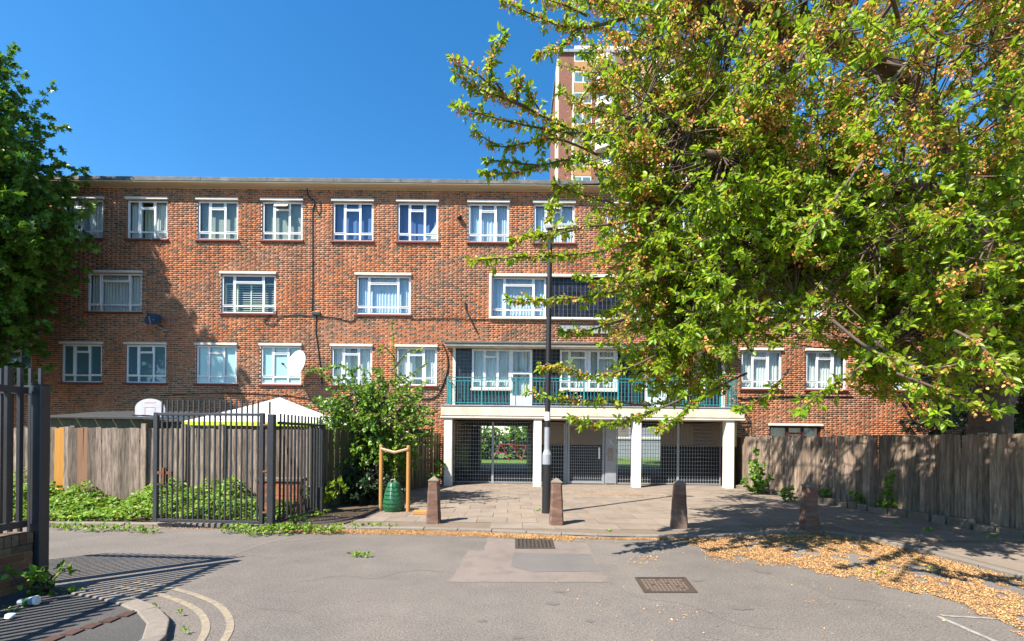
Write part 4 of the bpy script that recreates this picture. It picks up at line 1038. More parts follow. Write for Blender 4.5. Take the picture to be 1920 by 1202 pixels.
# washing line frame and lime handle left of it
wl = thing('folding_airer', 'white metal drying frame with lime green knob behind the gate bars', 'airer', at(390,800,12.2))
w0 = at(362,789,12.2); w1 = at(412,779,12.2); MB().tube([w0,w1], .018, 5).build('arm', m_wht, wl)
for dy in (4, 12): MB().tube([at(362,782+dy,12.2), at(412,784+dy,12.2)], .014, 5).build('arm', m_wht, wl)
kq = at(357,793,12.15); MB().lathe((kq.x,kq.y,kq.z-.14), [(.03,0),(.05,.05),(.055,.14),(.04,.2),(.015,.22)], 10).build('knob', m_lime, wl, smooth=True)
MB().tube([(kq.x,kq.y,0),(kq.x,kq.y,kq.z)], .02, 5).build('pole', m_wht, wl); MB().tube([(w1.x,w1.y,0),tuple(w1)], .02, 5).build('pole', m_wht, wl)
# sheds below the left windows
def shed(label, x0, x1, y0, y1, h0, h1):
    t = thing('garden_shed', label, 'shed', ((x0+x1)/2, y0, 0))
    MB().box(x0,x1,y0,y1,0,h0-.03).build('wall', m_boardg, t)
    n = 6
    for i in range(n):
        a, b = x0-.1+(x1-x0+.2)*i/n, x0-.1+(x1-x0+.2)*(i+1)/n-.012
        mb = MB(); mb.quad((a,y0-.15,h0),(b,y0-.15,h0),(b,y1+.1,h1),(a,y1+.1,h1)); mb.quad((a,y0-.15,h0),(a,y0-.15,h0-.03),(b,y0-.15,h0-.03),(b,y0-.15,h0)); mb.build('roof_sheet', m_felt, t)
shed('low dark shed roof showing over the left fence by the new orange board', -13.0, -10.2, 13.0, 15.2, 2.18, 2.5)
shed('wide dark lean-to roof behind the basketball hoop', -9.9, -6.9, 13.6, 16.4, 2.12, 2.62)
# litter near wall
c = gr(52, 1136, .05)
cu = thing('paper_cup', 'crushed white and green paper cup lying by the near left wall', 'cup', c)
MB().tube([(c.x-.07,c.y-.01,.085),(c.x+.05,c.y+.02,.095)], [.032,.042], 10).build('cup_body', m_grey, cu); MB().tube([(c.x-.03,c.y-.003,.0885),(c.x+.01,c.y+.01,.0915)], [.0365,.0395], 10).build('green_band', m_bag, cu); MB().tube([(c.x+.051,c.y+.02,.095),(c.x+.07,c.y+.025,.097)], [.046,.044], 10).build('lid', m_wht, cu)
c = gr(18, 1160, .05); mb = MB(); mb.lathe((c.x,c.y,.045), [(.01,0),(.04,.02),(.035,.045),(.01,.055)], 7); mb.v = [(x+random.uniform(-.01,.01),y+random.uniform(-.01,.01),z) for x,y,z in mb.v]
tag(mb.build('crumpled_tissue', m_wht), 'small crumpled white tissue at the near left edge', 'litter')

# ------------------------------------------------------------------ tower block behind
TY = 60.0; tx0 = at(1047,300,TY).x; tz1 = at(1080,100,TY).z
tw = thing('tower_block', 'tall brick tower block with white balconies behind the trees', 'building', (tx0+9, TY, 0))
tx1 = tx0+20
MB().box(tx0, tx1, TY, TY+14, 0, tz1).build('wall', m_towerbrick, tw)
MB().box(tx0-.25, tx0, TY+.3, TY+2.5, 0, tz1-.5).build('corner_band', m_cream, tw)
MB().box(tx0-.2, tx1+.2, TY-.25, TY+14, tz1, tz1+.35).build('parapet_band', m_galvd, tw); MB().box(tx0+2, tx1, TY+.5, TY+12, tz1+.35, tz1+1.4).build('parapet', m_white, tw)
ns_ = int(tz1/2.68); sx = [tx0+1.9, tx0+9.5, tx0+15.2]
for c, x in enumerate(sx):
    MB().box(x-.22, x, TY-.12, TY, 0, tz1-2.2).build('mullion_band', m_white, tw)
for s in range(ns_-9, ns_):
    z = 1.0+2.68*s
    for x in sx:
        f = MB(); f.box(x, x+2.3, TY-.06, TY-.001, z+.9, z+2.3); wn = f.build('window', m_upvc, tw)
        for q in range(2): MB().quad((x+.1+1.12*q,TY-.065,z+1.0),(x+1.08+1.12*q,TY-.065,z+1.0),(x+1.08+1.12*q,TY-.065,z+2.2),(x+.1+1.12*q,TY-.065,z+2.2)).build('pane', m_frostd, wn)
        MB().box(x, x+2.3, TY-.05, TY-.001, z-.3, z+.88).build('panel', m_towertan, tw)
    for x in (tx0+4.6, tx0+12.2):
        b = MB(); n = 8
        pts = [(x, TY)] + [(x+2.6*i/n, TY-1.3*math.sin(math.pi*(.15+.7*i/n))) for i in range(n+1)] + [(x+2.6, TY)]
        b.prism(pts, z, z+.18); bb = b.build('balcony', m_white, tw)
        w_ = MB()
        for i in range(1, len(pts)-2): 
            (xa, ya_), (xb, yb_) = pts[i], pts[i+1]; w_.quad((xa,ya_,z+.18),(xb,yb_,z+.18),(xb,yb_,z+1.05),(xa,ya_,z+1.05))
        w_.build('balcony_front', m_wht, bb)
        MB().box(x+.3, x+2.3, TY-.05, TY-.001, z+.25, z+2.3).build('window', m_frostd, tw)

# ------------------------------------------------------------------ courtyard seen through the passage
cf = thing('playground_climber', 'red climbing frame glimpsed through the passage', 'climbing frame', (-.6, 36, 0))
for a, b in (((-1.6,36,0),(-.9,36,1.7)),((-.2,36,0),(-.9,36,1.7)),((.8,36,0),(-.1,36,1.75)),((-1.3,36,.8),(-.5,36,.8)),((-.1,36,1.75),(.9,36.5,1.0)),((.8,36,0),(1.2,36,1.5)),((-.9,36,1.7),(1.2,36,1.5))):
    MB().tube([(p_[0],p_[1]+3,p_[2]*.8) for p_ in (a, b)], .05, 6).build('bar', m_red, cf)
cw = thing('courtyard_wall', 'pale grey low block seen through the right hand openings', 'building', (12, 47, 0))
MB().box(7.5, 24, 47, 50, 0, 3.0).build('wall', m_galvd, cw); MB().box(7.4,24.1,46.9,50.1,1.9,2.1).build('band', m_white, cw)
sheet('courtyard_path', [(-8,31.0),(20,31.0),(20,33.0),(-8,33.4)], .006, M('sandy path', (.42,.30,.13), (.34,.24,.1), scale=3, rough=.95))
# ------------------------------------------------------------------ foliage
CHERRY = (np.array([(0,0,0),(.3,-.24,.05),(.66,-.20,.03),(1,0,-.14),(.66,.20,.03),(.3,.24,.05)]), np.array([(0,1,2,3),(0,3,4,5)]))
BROAD = (np.array([(0,0,0),(.25,-.34,.05),(.62,-.3,.02),(1,0,-.12),(.62,.3,.02),(.25,.34,.05)]), np.array([(0,1,2,3),(0,3,4,5)]))
MAPLE = (np.array([(0,0,0),(.12,-.52,-.05),(.36,-.24,.04),(.72,-.55,-.06),(.66,-.16,.03),(1.05,0,-.1),(.66,.16,.03),(.72,.55,-.06),(.36,.24,.04),(.12,.52,-.05)]),
         np.array([(0,1,2),(0,2,8),(0,8,9),(2,3,4),(2,4,6),(2,6,8),(8,6,7),(4,5,6)]))
def unit(a): return a/np.maximum(1e-9, np.linalg.norm(a, axis=-1, keepdims=True))
def frames(D, Nn):
    D = unit(D); S = unit(np.cross(Nn, D)); N2 = np.cross(D, S); return D, S, N2
def leafmesh(name, P, D, Nn, size, shape, mat, root):
    D, S, N2 = frames(D, Nn); v, f = shape
    V = P[:,None,:] + size[:,None,None]*(v[None,:,0:1]*D[:,None,:] + v[None,:,1:2]*S[:,None,:] + v[None,:,2:3]*N2[:,None,:])
    Fc = (np.arange(len(P))[:,None,None]*len(v) + f[None]).reshape(-1, f.shape[1])
    return npmesh(name, V, Fc, mat, root)
class Fol:
    def __init__(s): s.P=[]; s.D=[]; s.N=[]; s.S=[]; s.BP=[]
    def add(s, p, d, n, size): s.P.append(p); s.D.append(d); s.N.append(n); s.S.append(size)
    def arr(s): return np.concatenate(s.P), np.concatenate(s.D), np.concatenate(s.N), np.concatenate(s.S)
    def spray(s, pts, step=.07, per=3, size=.1, tipn=6, upn=.8, blos=0.0, droop=.3, fwd=.55):
        pts = np.array([tuple(p) for p in pts]); seg = np.linalg.norm(np.diff(pts, axis=0), axis=1); cum = np.concatenate([[0], np.cumsum(seg)]); L = cum[-1]
        if L < .02: return
        k = max(2, int(L/step)); ts = np.repeat(np.linspace(.04*L, L, k), per); ts = np.concatenate([ts, np.full(tipn, L)]); ts = np.clip(ts+rng.normal(0, step*.3, len(ts)), 0, L)
        P = np.stack([np.interp(ts, cum, pts[:,i]) for i in range(3)], 1); P2 = np.stack([np.interp(np.minimum(ts+.05, L), cum, pts[:,i]) for i in range(3)], 1); P1 = np.stack([np.interp(np.maximum(ts-.05,0), cum, pts[:,i]) for i in range(3)], 1)
        T = unit(P2-P1); n = len(P)
        D = unit(fwd*T + unit(rng.normal(0,1,(n,3)))*.85 + np.array([0,0,-droop]))
        Nn = unit(np.array([-.4,-.5,.85])*upn + rng.normal(0,.5,(n,3)))
        s.add(P+D*.015, D, Nn, size*rng.uniform(.5,1.3,n))
        if blos and rng.random() < blos:
            m = rng.integers(1, 5); bt = rng.uniform(.1*L, .95*L, m)
            s.BP += [np.array([np.interp(b, cum, pts[:,i]) for i in range(3)])+rng.normal(0,.02,3)-np.array([0,0,.03]) for b in bt]
def quadpath(p0, p1, sag=0, jit=.03, k=5):
    p0 = np.array(p0); p1 = np.array(p1); L = np.linalg.norm(p1-p0); m = (p0+p1)/2+rng.normal(0, jit*L, 3)+np.array([0,0,-sag*L])
    return [tuple((1-t)**2*p0+2*t*(1-t)*m+t*t*p1) for t in np.linspace(0,1,k)]
def proj(p):
    x, y, z = p[0]/p[1], 1, (p[2]-EYE)/p[1]
    return 960+F*(x+ROLL*z), HOR-F*(z-ROLL*x)

# ---- the big cherry on the right
ct = thing('cherry_tree', 'large spreading cherry tree with fading orange blossom overhanging from the right', 'tree', (9.98, 9.8, 0))
trunk = smooth_path([(9.92,9.8,-.1),(9.95,9.8,.9),(9.98,9.8,2.2),(10.1,9.75,3.6),(10.3,9.75,5.4),(10.42,9.8,7.4),(10.5,9.9,9.6),(10.6,10,12.2)], 5)
nT = len(trunk); tr = [.38*(1-i/nT)**.75+.05+(.12 if i < 3 else 0)*(1-i/3) for i in range(nT)]
tb = MB(); tb.tube(trunk, tr, 16); tb.v = [(x+.03*math.sin(5*z+3*x), y+.03*math.sin(4*z+1), z) for x, y, z in tb.v]
tb.build('trunk', m_bark, ct, smooth=True)
limbE = [((10.0,9.8,2.7),(6.6,7.6,4.3),(3.2,6.6,4.2)),((10.1,9.8,3.4),(6.5,7.2,5.4),(2.6,6.4,5.6)),((10.2,9.8,4.2),(6.4,8.6,6.6),(2.2,8.0,6.8)),((10.3,9.8,5.2),(6.5,8.0,8.0),(2.3,6.6,8.2)),
         ((10.4,9.8,6.4),(7.0,9.6,9.5),(3.0,9.0,10.4)),((10.1,9.8,3.2),(9.2,7.2,4.8),(7.8,5.0,5.2)),((10.3,9.8,5.0),(9.3,7.2,7.6),(7.0,5.2,8.6)),((10.4,9.8,7.0),(9.0,8.4,10.2),(6.5,6.8,11.8)),
         ((10.0,9.8,3.0),(8.4,8.4,3.9),(5.4,6.6,3.1)),((10.2,9.8,4.6),(8.6,11.2,6.4),(5.2,11.6,7.4)),((10.4,9.8,6.0),(12,8.6,8.2),(13,7.4,8.6)),((10.2,9.8,4.2),(11.8,8.4,5.6),(12.4,6.8,5.4)),((10.5,9.9,9),(9.5,9.5,11.5),(8,9,13)),
         ((10.1,9.8,3.6),(9.0,8.0,4.6),(7.0,7.2,3.0))]
limbpts = []; lb = []
for a, b, c in limbE:
    pts = smooth_path([a, tuple(Vector(a).lerp(Vector(b),.5)+Vector((0,0,.25))), b, tuple(Vector(b).lerp(Vector(c),.5)+Vector((0,.1,.12))), c], 5)
    n = len(pts); mb = MB(); mb.tube(pts, [.19*(1-i/n)**.8+.028 for i in range(n)], 8); mb.build('limb', m_bark, ct, smooth=True)
    limbpts += [np.array(p) for p in pts[4:]]
limbpts = np.array(limbpts)
ENV = [(1050,-600),(1035,60),(1050,120),(1045,250),(1062,330),(1112,345),(1118,460),(1095,520),(1130,610),(1118,700),(1140,780),(1260,768),(1385,745),(1410,660),(1480,640),(1570,655),(1600,730),(1700,770),(1830,775),(1900,745),(2100,700),(3500,700),(3500,-3000),(1050,-3000)]
fol = Fol(); tw_ = MB(); sec = []
C0 = np.array([7.2,8.3,7.2]); RR = np.array([6.7,4.2,6.4])
tries = 0
while len(sec) < 1300 and tries < 6000:
    tries += 1
    d = unit(rng.normal(0,1,3)); p = C0 + d*RR*rng.uniform(.25,.92)
    if p[2] < 2.4 or p[1] < 4.2 or not inpoly(*proj(p), ENV): continue
    q = limbpts[rng.choice(np.argsort(((limbpts-p)**2).sum(1)+.6*np.maximum(0, limbpts[:,2]-p[2]))[:14])]
    if np.linalg.norm(q-p) > 3.6: continue
    pts = quadpath(q, p, sag=rng.uniform(-.22,.05), jit=.13, k=7); tw_.tube(pts, [.027*(1-i/7)+.007 for i in range(7)], 5, caps=False); sec += [np.array(t) for t in pts[2:]][::1]
    
secp = np.array(sec + list(limbpts[::2]))
nt_w = 0; tries = 0
while nt_w < 3000 and tries < 300000:
    tries += 1
    d = unit(rng.normal(0,1,3)); u_ = rng.random()
    if u_ < .07: p = np.array([3.0,7.0,7.2]) + d*np.array([2.0,1.6,2.9])*(rng.uniform(0,1)**.45)
    elif u_ < .74: p = C0 + d*RR*(rng.uniform(0,1)**.38)
    elif u_ < .96: p = np.array([4.3,7.2,4.3]) + d*np.array([3.0,1.9,2.4])*(rng.uniform(0,1)**.4)
    else: p = np.array([7.4,7.2,4.2]) + d*np.array([1.8,1.7,1.9])*(rng.uniform(0,1)**.4)
    if p[1] > 8.0 and rng.random() < .55: continue
    if rng.random() > .10 and math.sin(3.9*p[0]+1.3*p[2])+math.sin(4.3*p[1]-2.1*p[0]+1)+math.sin(4.7*p[2]+1.7*p[1]+2) < .12: continue
    gx, gy = p[0]+.63*p[2], p[1]+.555*p[2]
    if rng.random() < .9 and math.sin(4.2*gx+1.1*gy)+math.sin(3.7*gy-1.9*gx+1)+math.sin(6.1*gx-5.3*gy+2) < .25: continue  # crown shape thinned along the sun direction, so light shafts dapple fence and paving
    if p[2] < 2.0 or p[1] < 3.9: continue
    px, py = proj(p)
    if not inpoly(px, py, ENV): continue
    if py < -80 and rng.random() < .8: continue
    if 1380 < px < 1620 and py > 560 and rng.random() < .7: continue
    if px > 2100 and rng.random() < .75: continue
    q = secp[rng.choice(np.argpartition(((secp-p)**2).sum(1), 8)[:8])]; L = np.linalg.norm(p-q)
    if L > 2.2: continue
    out = unit((p-np.array([10.2,9.8,p[2]-1.0]))*np.array([1,1,.35]))
    e = p + unit(out*.8+rng.normal(0,.45,3)+np.array([0,0,-.12]))*rng.uniform(.3,.75)
    if not inpoly(*proj(e), ENV) or e[2] < 1.95: continue
    pts = quadpath(q, p, sag=.05, jit=.1, k=4)[:-1] + quadpath(p, e, sag=.06, jit=.06, k=4)
    tw_.tube(pts, [.009*(1-k/len(pts))+.003 for k in range(len(pts))], 4, caps=False)
    fol.spray(pts[2:], step=.055, per=3, size=.086, tipn=7, blos=.9 if (py < 300 or px < 1250) else .22); nt_w += 1
# outer boughs reaching left over the forecourt
BOUGH = [([(1420,120,8),(1320,60,7.5),(1220,18,7),(1130,2,6.6),(1000,-14,6.2)],.05,1,.5),
 ([(1220,18,7),(1120,48,6.6),(1060,50,6.4),(1000,28,6.2),(945,3,6)],.02,3,.9),([(1090,50,6.5),(1055,85,6.2),(1008,100,6)],.012,4,.9),([(1100,30,6.6),(1060,10,6.3),(1010,-5,6)],.012,3,.9),
 ([(1260,330,7.4),(1160,275,7),(1060,238,6.5),(990,203,6.1),(930,168,5.8),(890,135,5.6),(850,110,5.4)],.024,3,.8),([(945,178,5.8),(922,140,5.7),(920,110,5.6),(945,68,5.5)],.01,5,.4),
 ([(1000,208,6.1),(940,182,5.8),(895,165,5.6),(855,138,5.5)],.012,4,.8),([(970,190,6),(968,160,5.9),(975,148,5.8)],.008,6,.3),([(1080,250,6.5),(1000,238,6.2),(930,222,5.9),(858,200,5.6)],.013,4,1),([(1010,205,6),(995,180,5.9),(990,172,5.8)],.008,6,.2),
 ([(1120,290,6.8),(1050,262,6.4),(990,268,6.1),(940,275,5.9),(895,250,5.7)],.013,4,.7),([(1150,330,7),(1080,300,6.6),(1010,312,6.2),(960,325,6),(908,322,5.8)],.014,5,.3),([(1010,310,6.2),(960,305,6),(915,300,5.8)],.01,5,.3),([(1075,255,6.5),(1040,240,6.3),(1015,262,6.2)],.01,5,.5),
 ([(1330,350,7.2),(1240,388,6.8),(1180,415,6.5),(1100,425,6.2),(1050,430,6),(1005,442,5.8)],.02,1,.1),([(1100,425,6.2),(1040,440,6),(985,445,5.8),(960,448,5.7)],.009,4,.4),([(1230,440,6.8),(1130,470,6.3),(1060,478,6),(980,482,5.7),(884,488,5.4)],.014,4,.5),
 ([(1240,520,6.8),(1160,545,6.4),(1090,558,6.1),(1020,562,5.8),(955,560,5.6)],.014,4,.8),([(1200,540,6.5),(1120,530,6.2),(1085,515,6)],.01,4,.6),([(1260,650,6.9),(1180,690,6.5),(1110,705,6.2),(1060,690,6),(1015,690,5.8)],.014,4,.3),
 ([(1220,760,6.8),(1130,752,6.3),(1060,748,6),(990,733,5.7)],.013,3,.6),([(1300,740,7),(1200,780,6.6),(1140,795,6.3),(1075,785,6)],.014,5,.2),([(1170,600,6.5),(1100,620,6.2),(1055,622,6)],.012,4,.3),([(1150,380,6.6),(1090,365,6.4),(1040,345,6.2)],.012,4,.5),([(1130,345,6.7),(1060,350,6.4),(1035,385,6.2),(1030,405,6.1)],.012,4,.7),
 ([(1400,700,6.6),(1330,735,6.4),(1260,790,6.2),(1235,805,6.1)],.013,5,.2),([(1480,690,6.4),(1440,740,6.2),(1385,768,6)],.012,4,.1),([(1650,640,5.6),(1600,700,5.4),(1540,735,5.2),(1500,770,5.1)],.013,3,.1),
 ([(1560,600,5),(1640,660,4.8),(1740,690,4.6),(1830,675,4.5),(1890,668,4.4)],.014,3,.5),([(1680,700,5),(1760,730,4.8),(1830,760,4.6),(1870,770,4.5)],.013,4,.2),([(1690,740,4.9),(1730,765,4.8),(1770,790,4.7)],.01,4,.1),([(1790,620,4.6),(1840,650,4.4),(1900,720,4.3)],.012,3,.2),
 ([(1640,640,5.2),(1700,690,5),(1720,730,4.9)],.01,4,.2),([(1620,300,5),(1560,380,4.8),(1500,460,4.6)],.014,3,.3),([(1500,80,5.5),(1420,130,5.3),(1340,220,5.1)],.014,3,.8),([(1700,120,5),(1640,190,4.8),(1600,260,4.7)],.014,3,.5)]
BB = []
for pl, r, per, bl in BOUGH:
    P3 = [tuple(at(*p)) for p in pl]; pts = smooth_path(P3, 5); n = len(pts)
    tw_.tube(pts, [r*(1-i/n)+.005 for i in range(n)], 5, caps=False)
    fol.spray(pts[int(n*.22):], step=.045, per=per, size=.088, tipn=8, blos=0, fwd=.8)
    k = int(n*.3)
    for q in pts[k::1]:
        if rng.random() < .5: 
            e = np.array(q)+unit(rng.normal(0,1,3)+np.array([-.4,0,.25]))*rng.uniform(.05,.14)
            fol.spray([tuple(q), tuple(e)], step=.06, per=2, size=.08, tipn=4)
        if rng.random() < .25+bl*.65: BB.append(np.array(q)+rng.normal(0,.012,3)-np.array([0,0,.025]))
for P3 in ([(4.6,5.6,6.6),(3.4,4.4,6.1),(2.2,3.5,5.6),(1.3,2.7,5.3)],[(5.4,5.2,6.4),(4.4,4.0,5.8),(3.4,3.0,5.2),(2.9,2.3,5.0)],[(6.6,5.4,6.4),(5.8,4.0,6.0),(5.2,2.9,5.6)]):
    pts = smooth_path(P3, 5); n = len(pts); tw_.tube(pts, [.02*(1-i/n)+.005 for i in range(n)], 5, caps=False); fol.spray(pts[4:], step=.06, per=3, size=.09, tipn=7, fwd=.8)
tag(tw_.build('branches', m_twig, ct, smooth=True), kind='stuff')
P, D, Nn, S = fol.arr()
# the 300 leaves that show largest become leaves of their own
pr = np.stack([960+F*P[:,0]/P[:,1], HOR-F*(P[:,2]-EYE)/P[:,1]], 1); vis = (pr[:,0] > 0) & (pr[:,0] < 1915) & (pr[:,1] > 5) & (pr[:,1] < 1195)
score = np.where(vis, S/P[:,1], -1); big = np.argsort(-score)[:300]
Df, Sf, Nf = frames(D[big], Nn[big])
lv, lf = CHERRY; lme = bpy.data.meshes.new('leaf'); lme.from_pydata([tuple(v) for v in lv], [], [tuple(int(i) for i in f) for f in lf]); lme.update(); lme.materials.append(m_leaf)
for i, g in enumerate(big):
    o = bpy.data.objects.new('leaf', lme); COL.objects.link(o); o.parent = ct
    m = Matrix.Identity(4); s = float(S[g])
    for r in range(3): m[r][0] = Df[i][r]*s; m[r][1] = Sf[i][r]*s; m[r][2] = Nf[i][r]*s; m[r][3] = float(P[g][r])-ct.location[r]
    o.matrix_local = m
keep = np.ones(len(P), bool); keep[big] = False
tag(leafmesh('crown', P[keep], D[keep], Nn[keep], S[keep], CHERRY, m_leaf, ct), kind='stuff')
def blossoms(name, BP, root, n=22, r=.05, s=.034):
    BP = np.array(BP); c = np.repeat(BP, n, 0); N = len(c)
    c = c+rng.normal(0,1,(N,3))*np.array([r,r,r*.9]); D = unit(rng.normal(0,1,(N,3))); Q = unit(rng.normal(0,1,(N,3)))
    return leafmesh(name, c, D, Q, np.full(N, s)*rng.uniform(.8,1.5,N), BROAD, m_blos, root)
tag(blossoms('faded_blossom', fol.BP, ct), kind='stuff'); tag(blossoms('faded_blossom', BB, ct, n=18, r=.034, s=.028), kind='stuff')
print('cherry leaves', len(P), 'twigs', nt_w, 'blossoms', len(fol.BP), 'sec', len(sec))

# ---- generic tree / shrub
def bushy(name, label, cat, base, C, RR, ntw, size, shape, mat, barkm, per=3, step=.09, twl=(.3,.7), trunk_r=.2, zmin=.3, stems=1, group=None, bias=.35, upn=.8, accept=None, part='crown', nlimb=10):
    t = thing(name, label, cat, base, group); C = np.array(C); RR = np.array(RR); f = Fol(); b = MB(); tk = MB()
    base = np.array(base, float); nodes = []
    for s in range(stems):
        b0 = base+rng.normal(0,.08*(stems>1),3)*np.array([1,1,0]); top = C+rng.normal(0,.15,3)*RR*(1 if stems > 1 else .3)+np.array([0,0,RR[2]*.5])
        pts = quadpath(b0-np.array([0,0,.05]), top, jit=.04, k=9); tk.tube(pts, [trunk_r*(1-i/9)**.8+.01 for i in range(9)], 8, caps=False); nodes += [np.array(p) for p in pts[2:]]
    tk.build('trunk', barkm, t, smooth=True)
    for s in range(nlimb):
        d = unit(rng.normal(0,1,3)+np.array([0,0,.25])); e = C+d*RR*.8; q = nodes[rng.integers(0, len(nodes))]
        if e[2] < zmin+.1: continue
        pts = quadpath(q, e, sag=-.08, jit=.07, k=8); b.tube(pts, [trunk_r*.4*(1-i/8)+.008 for i in range(8)], 5, caps=False); nodes += [np.array(p) for p in pts[2:]]
    nd = np.array(nodes); k = 0; tr_ = 0
    while k < ntw and tr_ < ntw*12:
        tr_ += 1
        d = unit(rng.normal(0,1,3)); p = C+d*RR*(rng.uniform(0,1)**bias)*(1+.16*math.sin(3*d[0]*3+d[2]*5)+.1*math.sin(7*d[1]+4*d[2]*2))
        if p[2] < zmin or (accept and not accept(p)): continue
        q = nd[np.argmin(((nd-p)**2).sum(1))]
        e = p+unit(d*.9+rng.normal(0,.5,3))*rng.uniform(*twl)
        if e[2] < zmin*.6: continue
        pts = quadpath(q, p, jit=.06, k=4)[:-1]+quadpath(p, e, sag=.08, k=4); b.tube(pts, [.011*(1-i/len(pts))+.003 for i in range(len(pts))], 3, caps=False)
        f.spray(pts[2:], step=step, per=per, size=size, tipn=5, upn=upn); k += 1
    tag(b.build('branches', barkm, t), kind='stuff'); P, D, Nn, S = f.arr(); tag(leafmesh(part, P, D, Nn, S, shape, mat, t), kind='stuff'); return t
bushy('maple_tree', 'dense dark green maple tree filling the left edge in front of the flats', 'tree', (-17.8,14.3,0), (-18.4,14.4,8.3), (3.75,2.4,5.3), 2300, .17, MAPLE, m_maple, m_twigd, per=3, step=.13, twl=(.4,1.0), trunk_r=.3, zmin=3.4, upn=1.0, nlimb=22)
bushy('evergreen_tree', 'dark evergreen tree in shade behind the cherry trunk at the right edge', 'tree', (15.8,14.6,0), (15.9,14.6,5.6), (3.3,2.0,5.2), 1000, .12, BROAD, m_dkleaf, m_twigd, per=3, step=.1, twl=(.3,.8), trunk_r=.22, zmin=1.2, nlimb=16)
bushy('garden_shrub', 'bright leafy shrub spilling over the fence behind the sapling', 'shrub', (-3.75,12.3,0), (-3.62,12.25,1.95), (1.25,.9,1.25), 520, .085, BROAD, m_shrub, m_twigd, per=3, step=.07, twl=(.2,.55), trunk_r=.05, stems=5, zmin=.15, nlimb=16, part='foliage')
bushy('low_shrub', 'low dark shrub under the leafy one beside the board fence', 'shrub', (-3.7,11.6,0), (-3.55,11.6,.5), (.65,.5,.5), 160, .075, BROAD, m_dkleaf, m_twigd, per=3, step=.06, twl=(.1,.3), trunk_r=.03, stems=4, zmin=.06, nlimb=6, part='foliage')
for a, b in (((575,775),(640,735)),((560,690),(640,700)),((600,745),(650,720)),((780,700),(720,730))): pass
# whippy shoots from the shrub
def plant(name, label, cat, base, shoots, size, shape, mat, per=3, step=.06, r=.008, group=None, tipn=5, upn=.8):
    t = thing(name, label, cat, base, group); f = Fol(); b = MB()
    for pl in shoots:
        pts = smooth_path([tuple(p) for p in pl], 4); n = len(pts); b.tube(pts, [r*(1-i/n)+.003 for i in range(n)], 4, caps=False); f.spray(pts[1:], step=step, per=per, size=size, tipn=tipn, upn=upn)
    b.build('stem', m_twigd, t); P, D, Nn, S = f.arr(); tag(leafmesh('foliage', P, D, Nn, S, shape, mat, t), kind='stuff'); return t
sb = (-3.9,12.4,1.0)
plant('climbing_plant', 'long leafy creeper shoots reaching up the wall from the shrub towards the dish', 'plant', sb, [[sb, at(690,740,12.6), at(640,720,12.9), at(585,690,13.2)], [sb, at(680,770,12.4), at(620,755,12.6), at(580,762,12.8)], [sb, at(700,720,12.5), at(672,690,12.7), at(655,700,12.9)], [sb, at(720,730,12.4), at(700,690,12.4)], [sb, at(660,700,12.5), at(600,693,12.9), at(575,697,13)]], .085, BROAD, m_shrub, per=4, step=.06)
sp0 = gr(742, 945, PZ)
plant('sapling', 'thin young tree with sparse yellow green leaves between two stakes', 'tree', sp0,
      [[sp0, at(742,840,11), at(742,740,11), at(738,640,11), at(735,605,11)], [at(742,800,11), at(775,780,10.9), at(800,790,10.8)], [at(742,760,11), at(715,735,11), at(705,740,11)], [at(741,720,11), at(775,700,11), at(800,680,11)], [at(740,690,11), at(765,660,11), at(790,655,11)], [at(742,790,11), at(700,775,11), at(680,785,11)], [at(740,670,11), at(720,650,11), at(712,660,11)], [at(742,830,11), at(770,815,11), at(782,830,11)], [at(742,745,11), at(765,735,10.9), at(785,750,10.9)], [at(740,700,11), at(770,728,11), at(800,716,11)]], .062, BROAD, m_sap, per=4, step=.06, r=.016)
# vine by the side railing, bollard sprout, right fence plants, ivy at near post
g = gr(600, 950, PZ)
plant('vine_plant', 'yellow green large leaved vine at the foot of the greenish fence', 'plant', g, [[g, at(615,915,10.2), at(635,905,10.1)], [g, at(605,925,10.2), at(600,935,10)], [g, at(625,925,10.2), at(645,915,10.1)], [g, at(590,960,9.8), at(580,975,9.6)]], .13, BROAD, m_sap, per=3, step=.1)
g = gr(820, 925, PZ)
plant('tree_sprout', 'small leafy sprout behind the left bollard', 'plant', g, [[g, at(821,890,12.6), at(820,868,12.6)], [g, at(815,900,12.6), at(808,890,12.6)], [at(821,890,12.6), at(832,875,12.6)]], .1, BROAD, m_shrub, per=3, step=.09)
g = gr(1420, 925, PZ)
plant('climbing_plant', 'upright sunlit ivy bush against the right fence beside the passage', 'plant', g, [[g, at(1418,890,14.6), at(1417,845,14.8)], [g, at(1428,885,14.5), at(1432,870,14.6)], [g, at(1410,890,14.5), at(1408,865,14.7)], [g, at(1400,910,14.5), at(1396,900,14.5)], [g, at(1436,905,14.3), at(1443,895,14.3)], [g, at(1425,900,14.3), at(1420,875,14.5)]], .12, BROAD, m_shrub, per=5, step=.07)
for px, py, lab in ((1475,940,'green weed clump by the right fence next to the ivy'),(1545,942,'small leafy weed clump beside the darkest bollard'),(1618,952,'bright weed clump against the right fence past the darkest bollard'),(1665,962,'thin climbing weed on the right fence')):
    g = gr(px, py, PZ); k = 5; d = g.y
    plant('weed_clump', lab, 'weed', g, [[g, g+Vector((rng.uniform(-.15,.15), rng.uniform(-.1,.1), rng.uniform(.15,.3))), g+Vector((rng.uniform(-.3,.3), rng.uniform(-.2,.1), rng.uniform(.1,.45 if px < 1650 else .9)))] for _ in range(k)], .09, BROAD, m_shrub, per=4, step=.07, group='weeds along the right fence')
g = gr(88, 1112, .03)
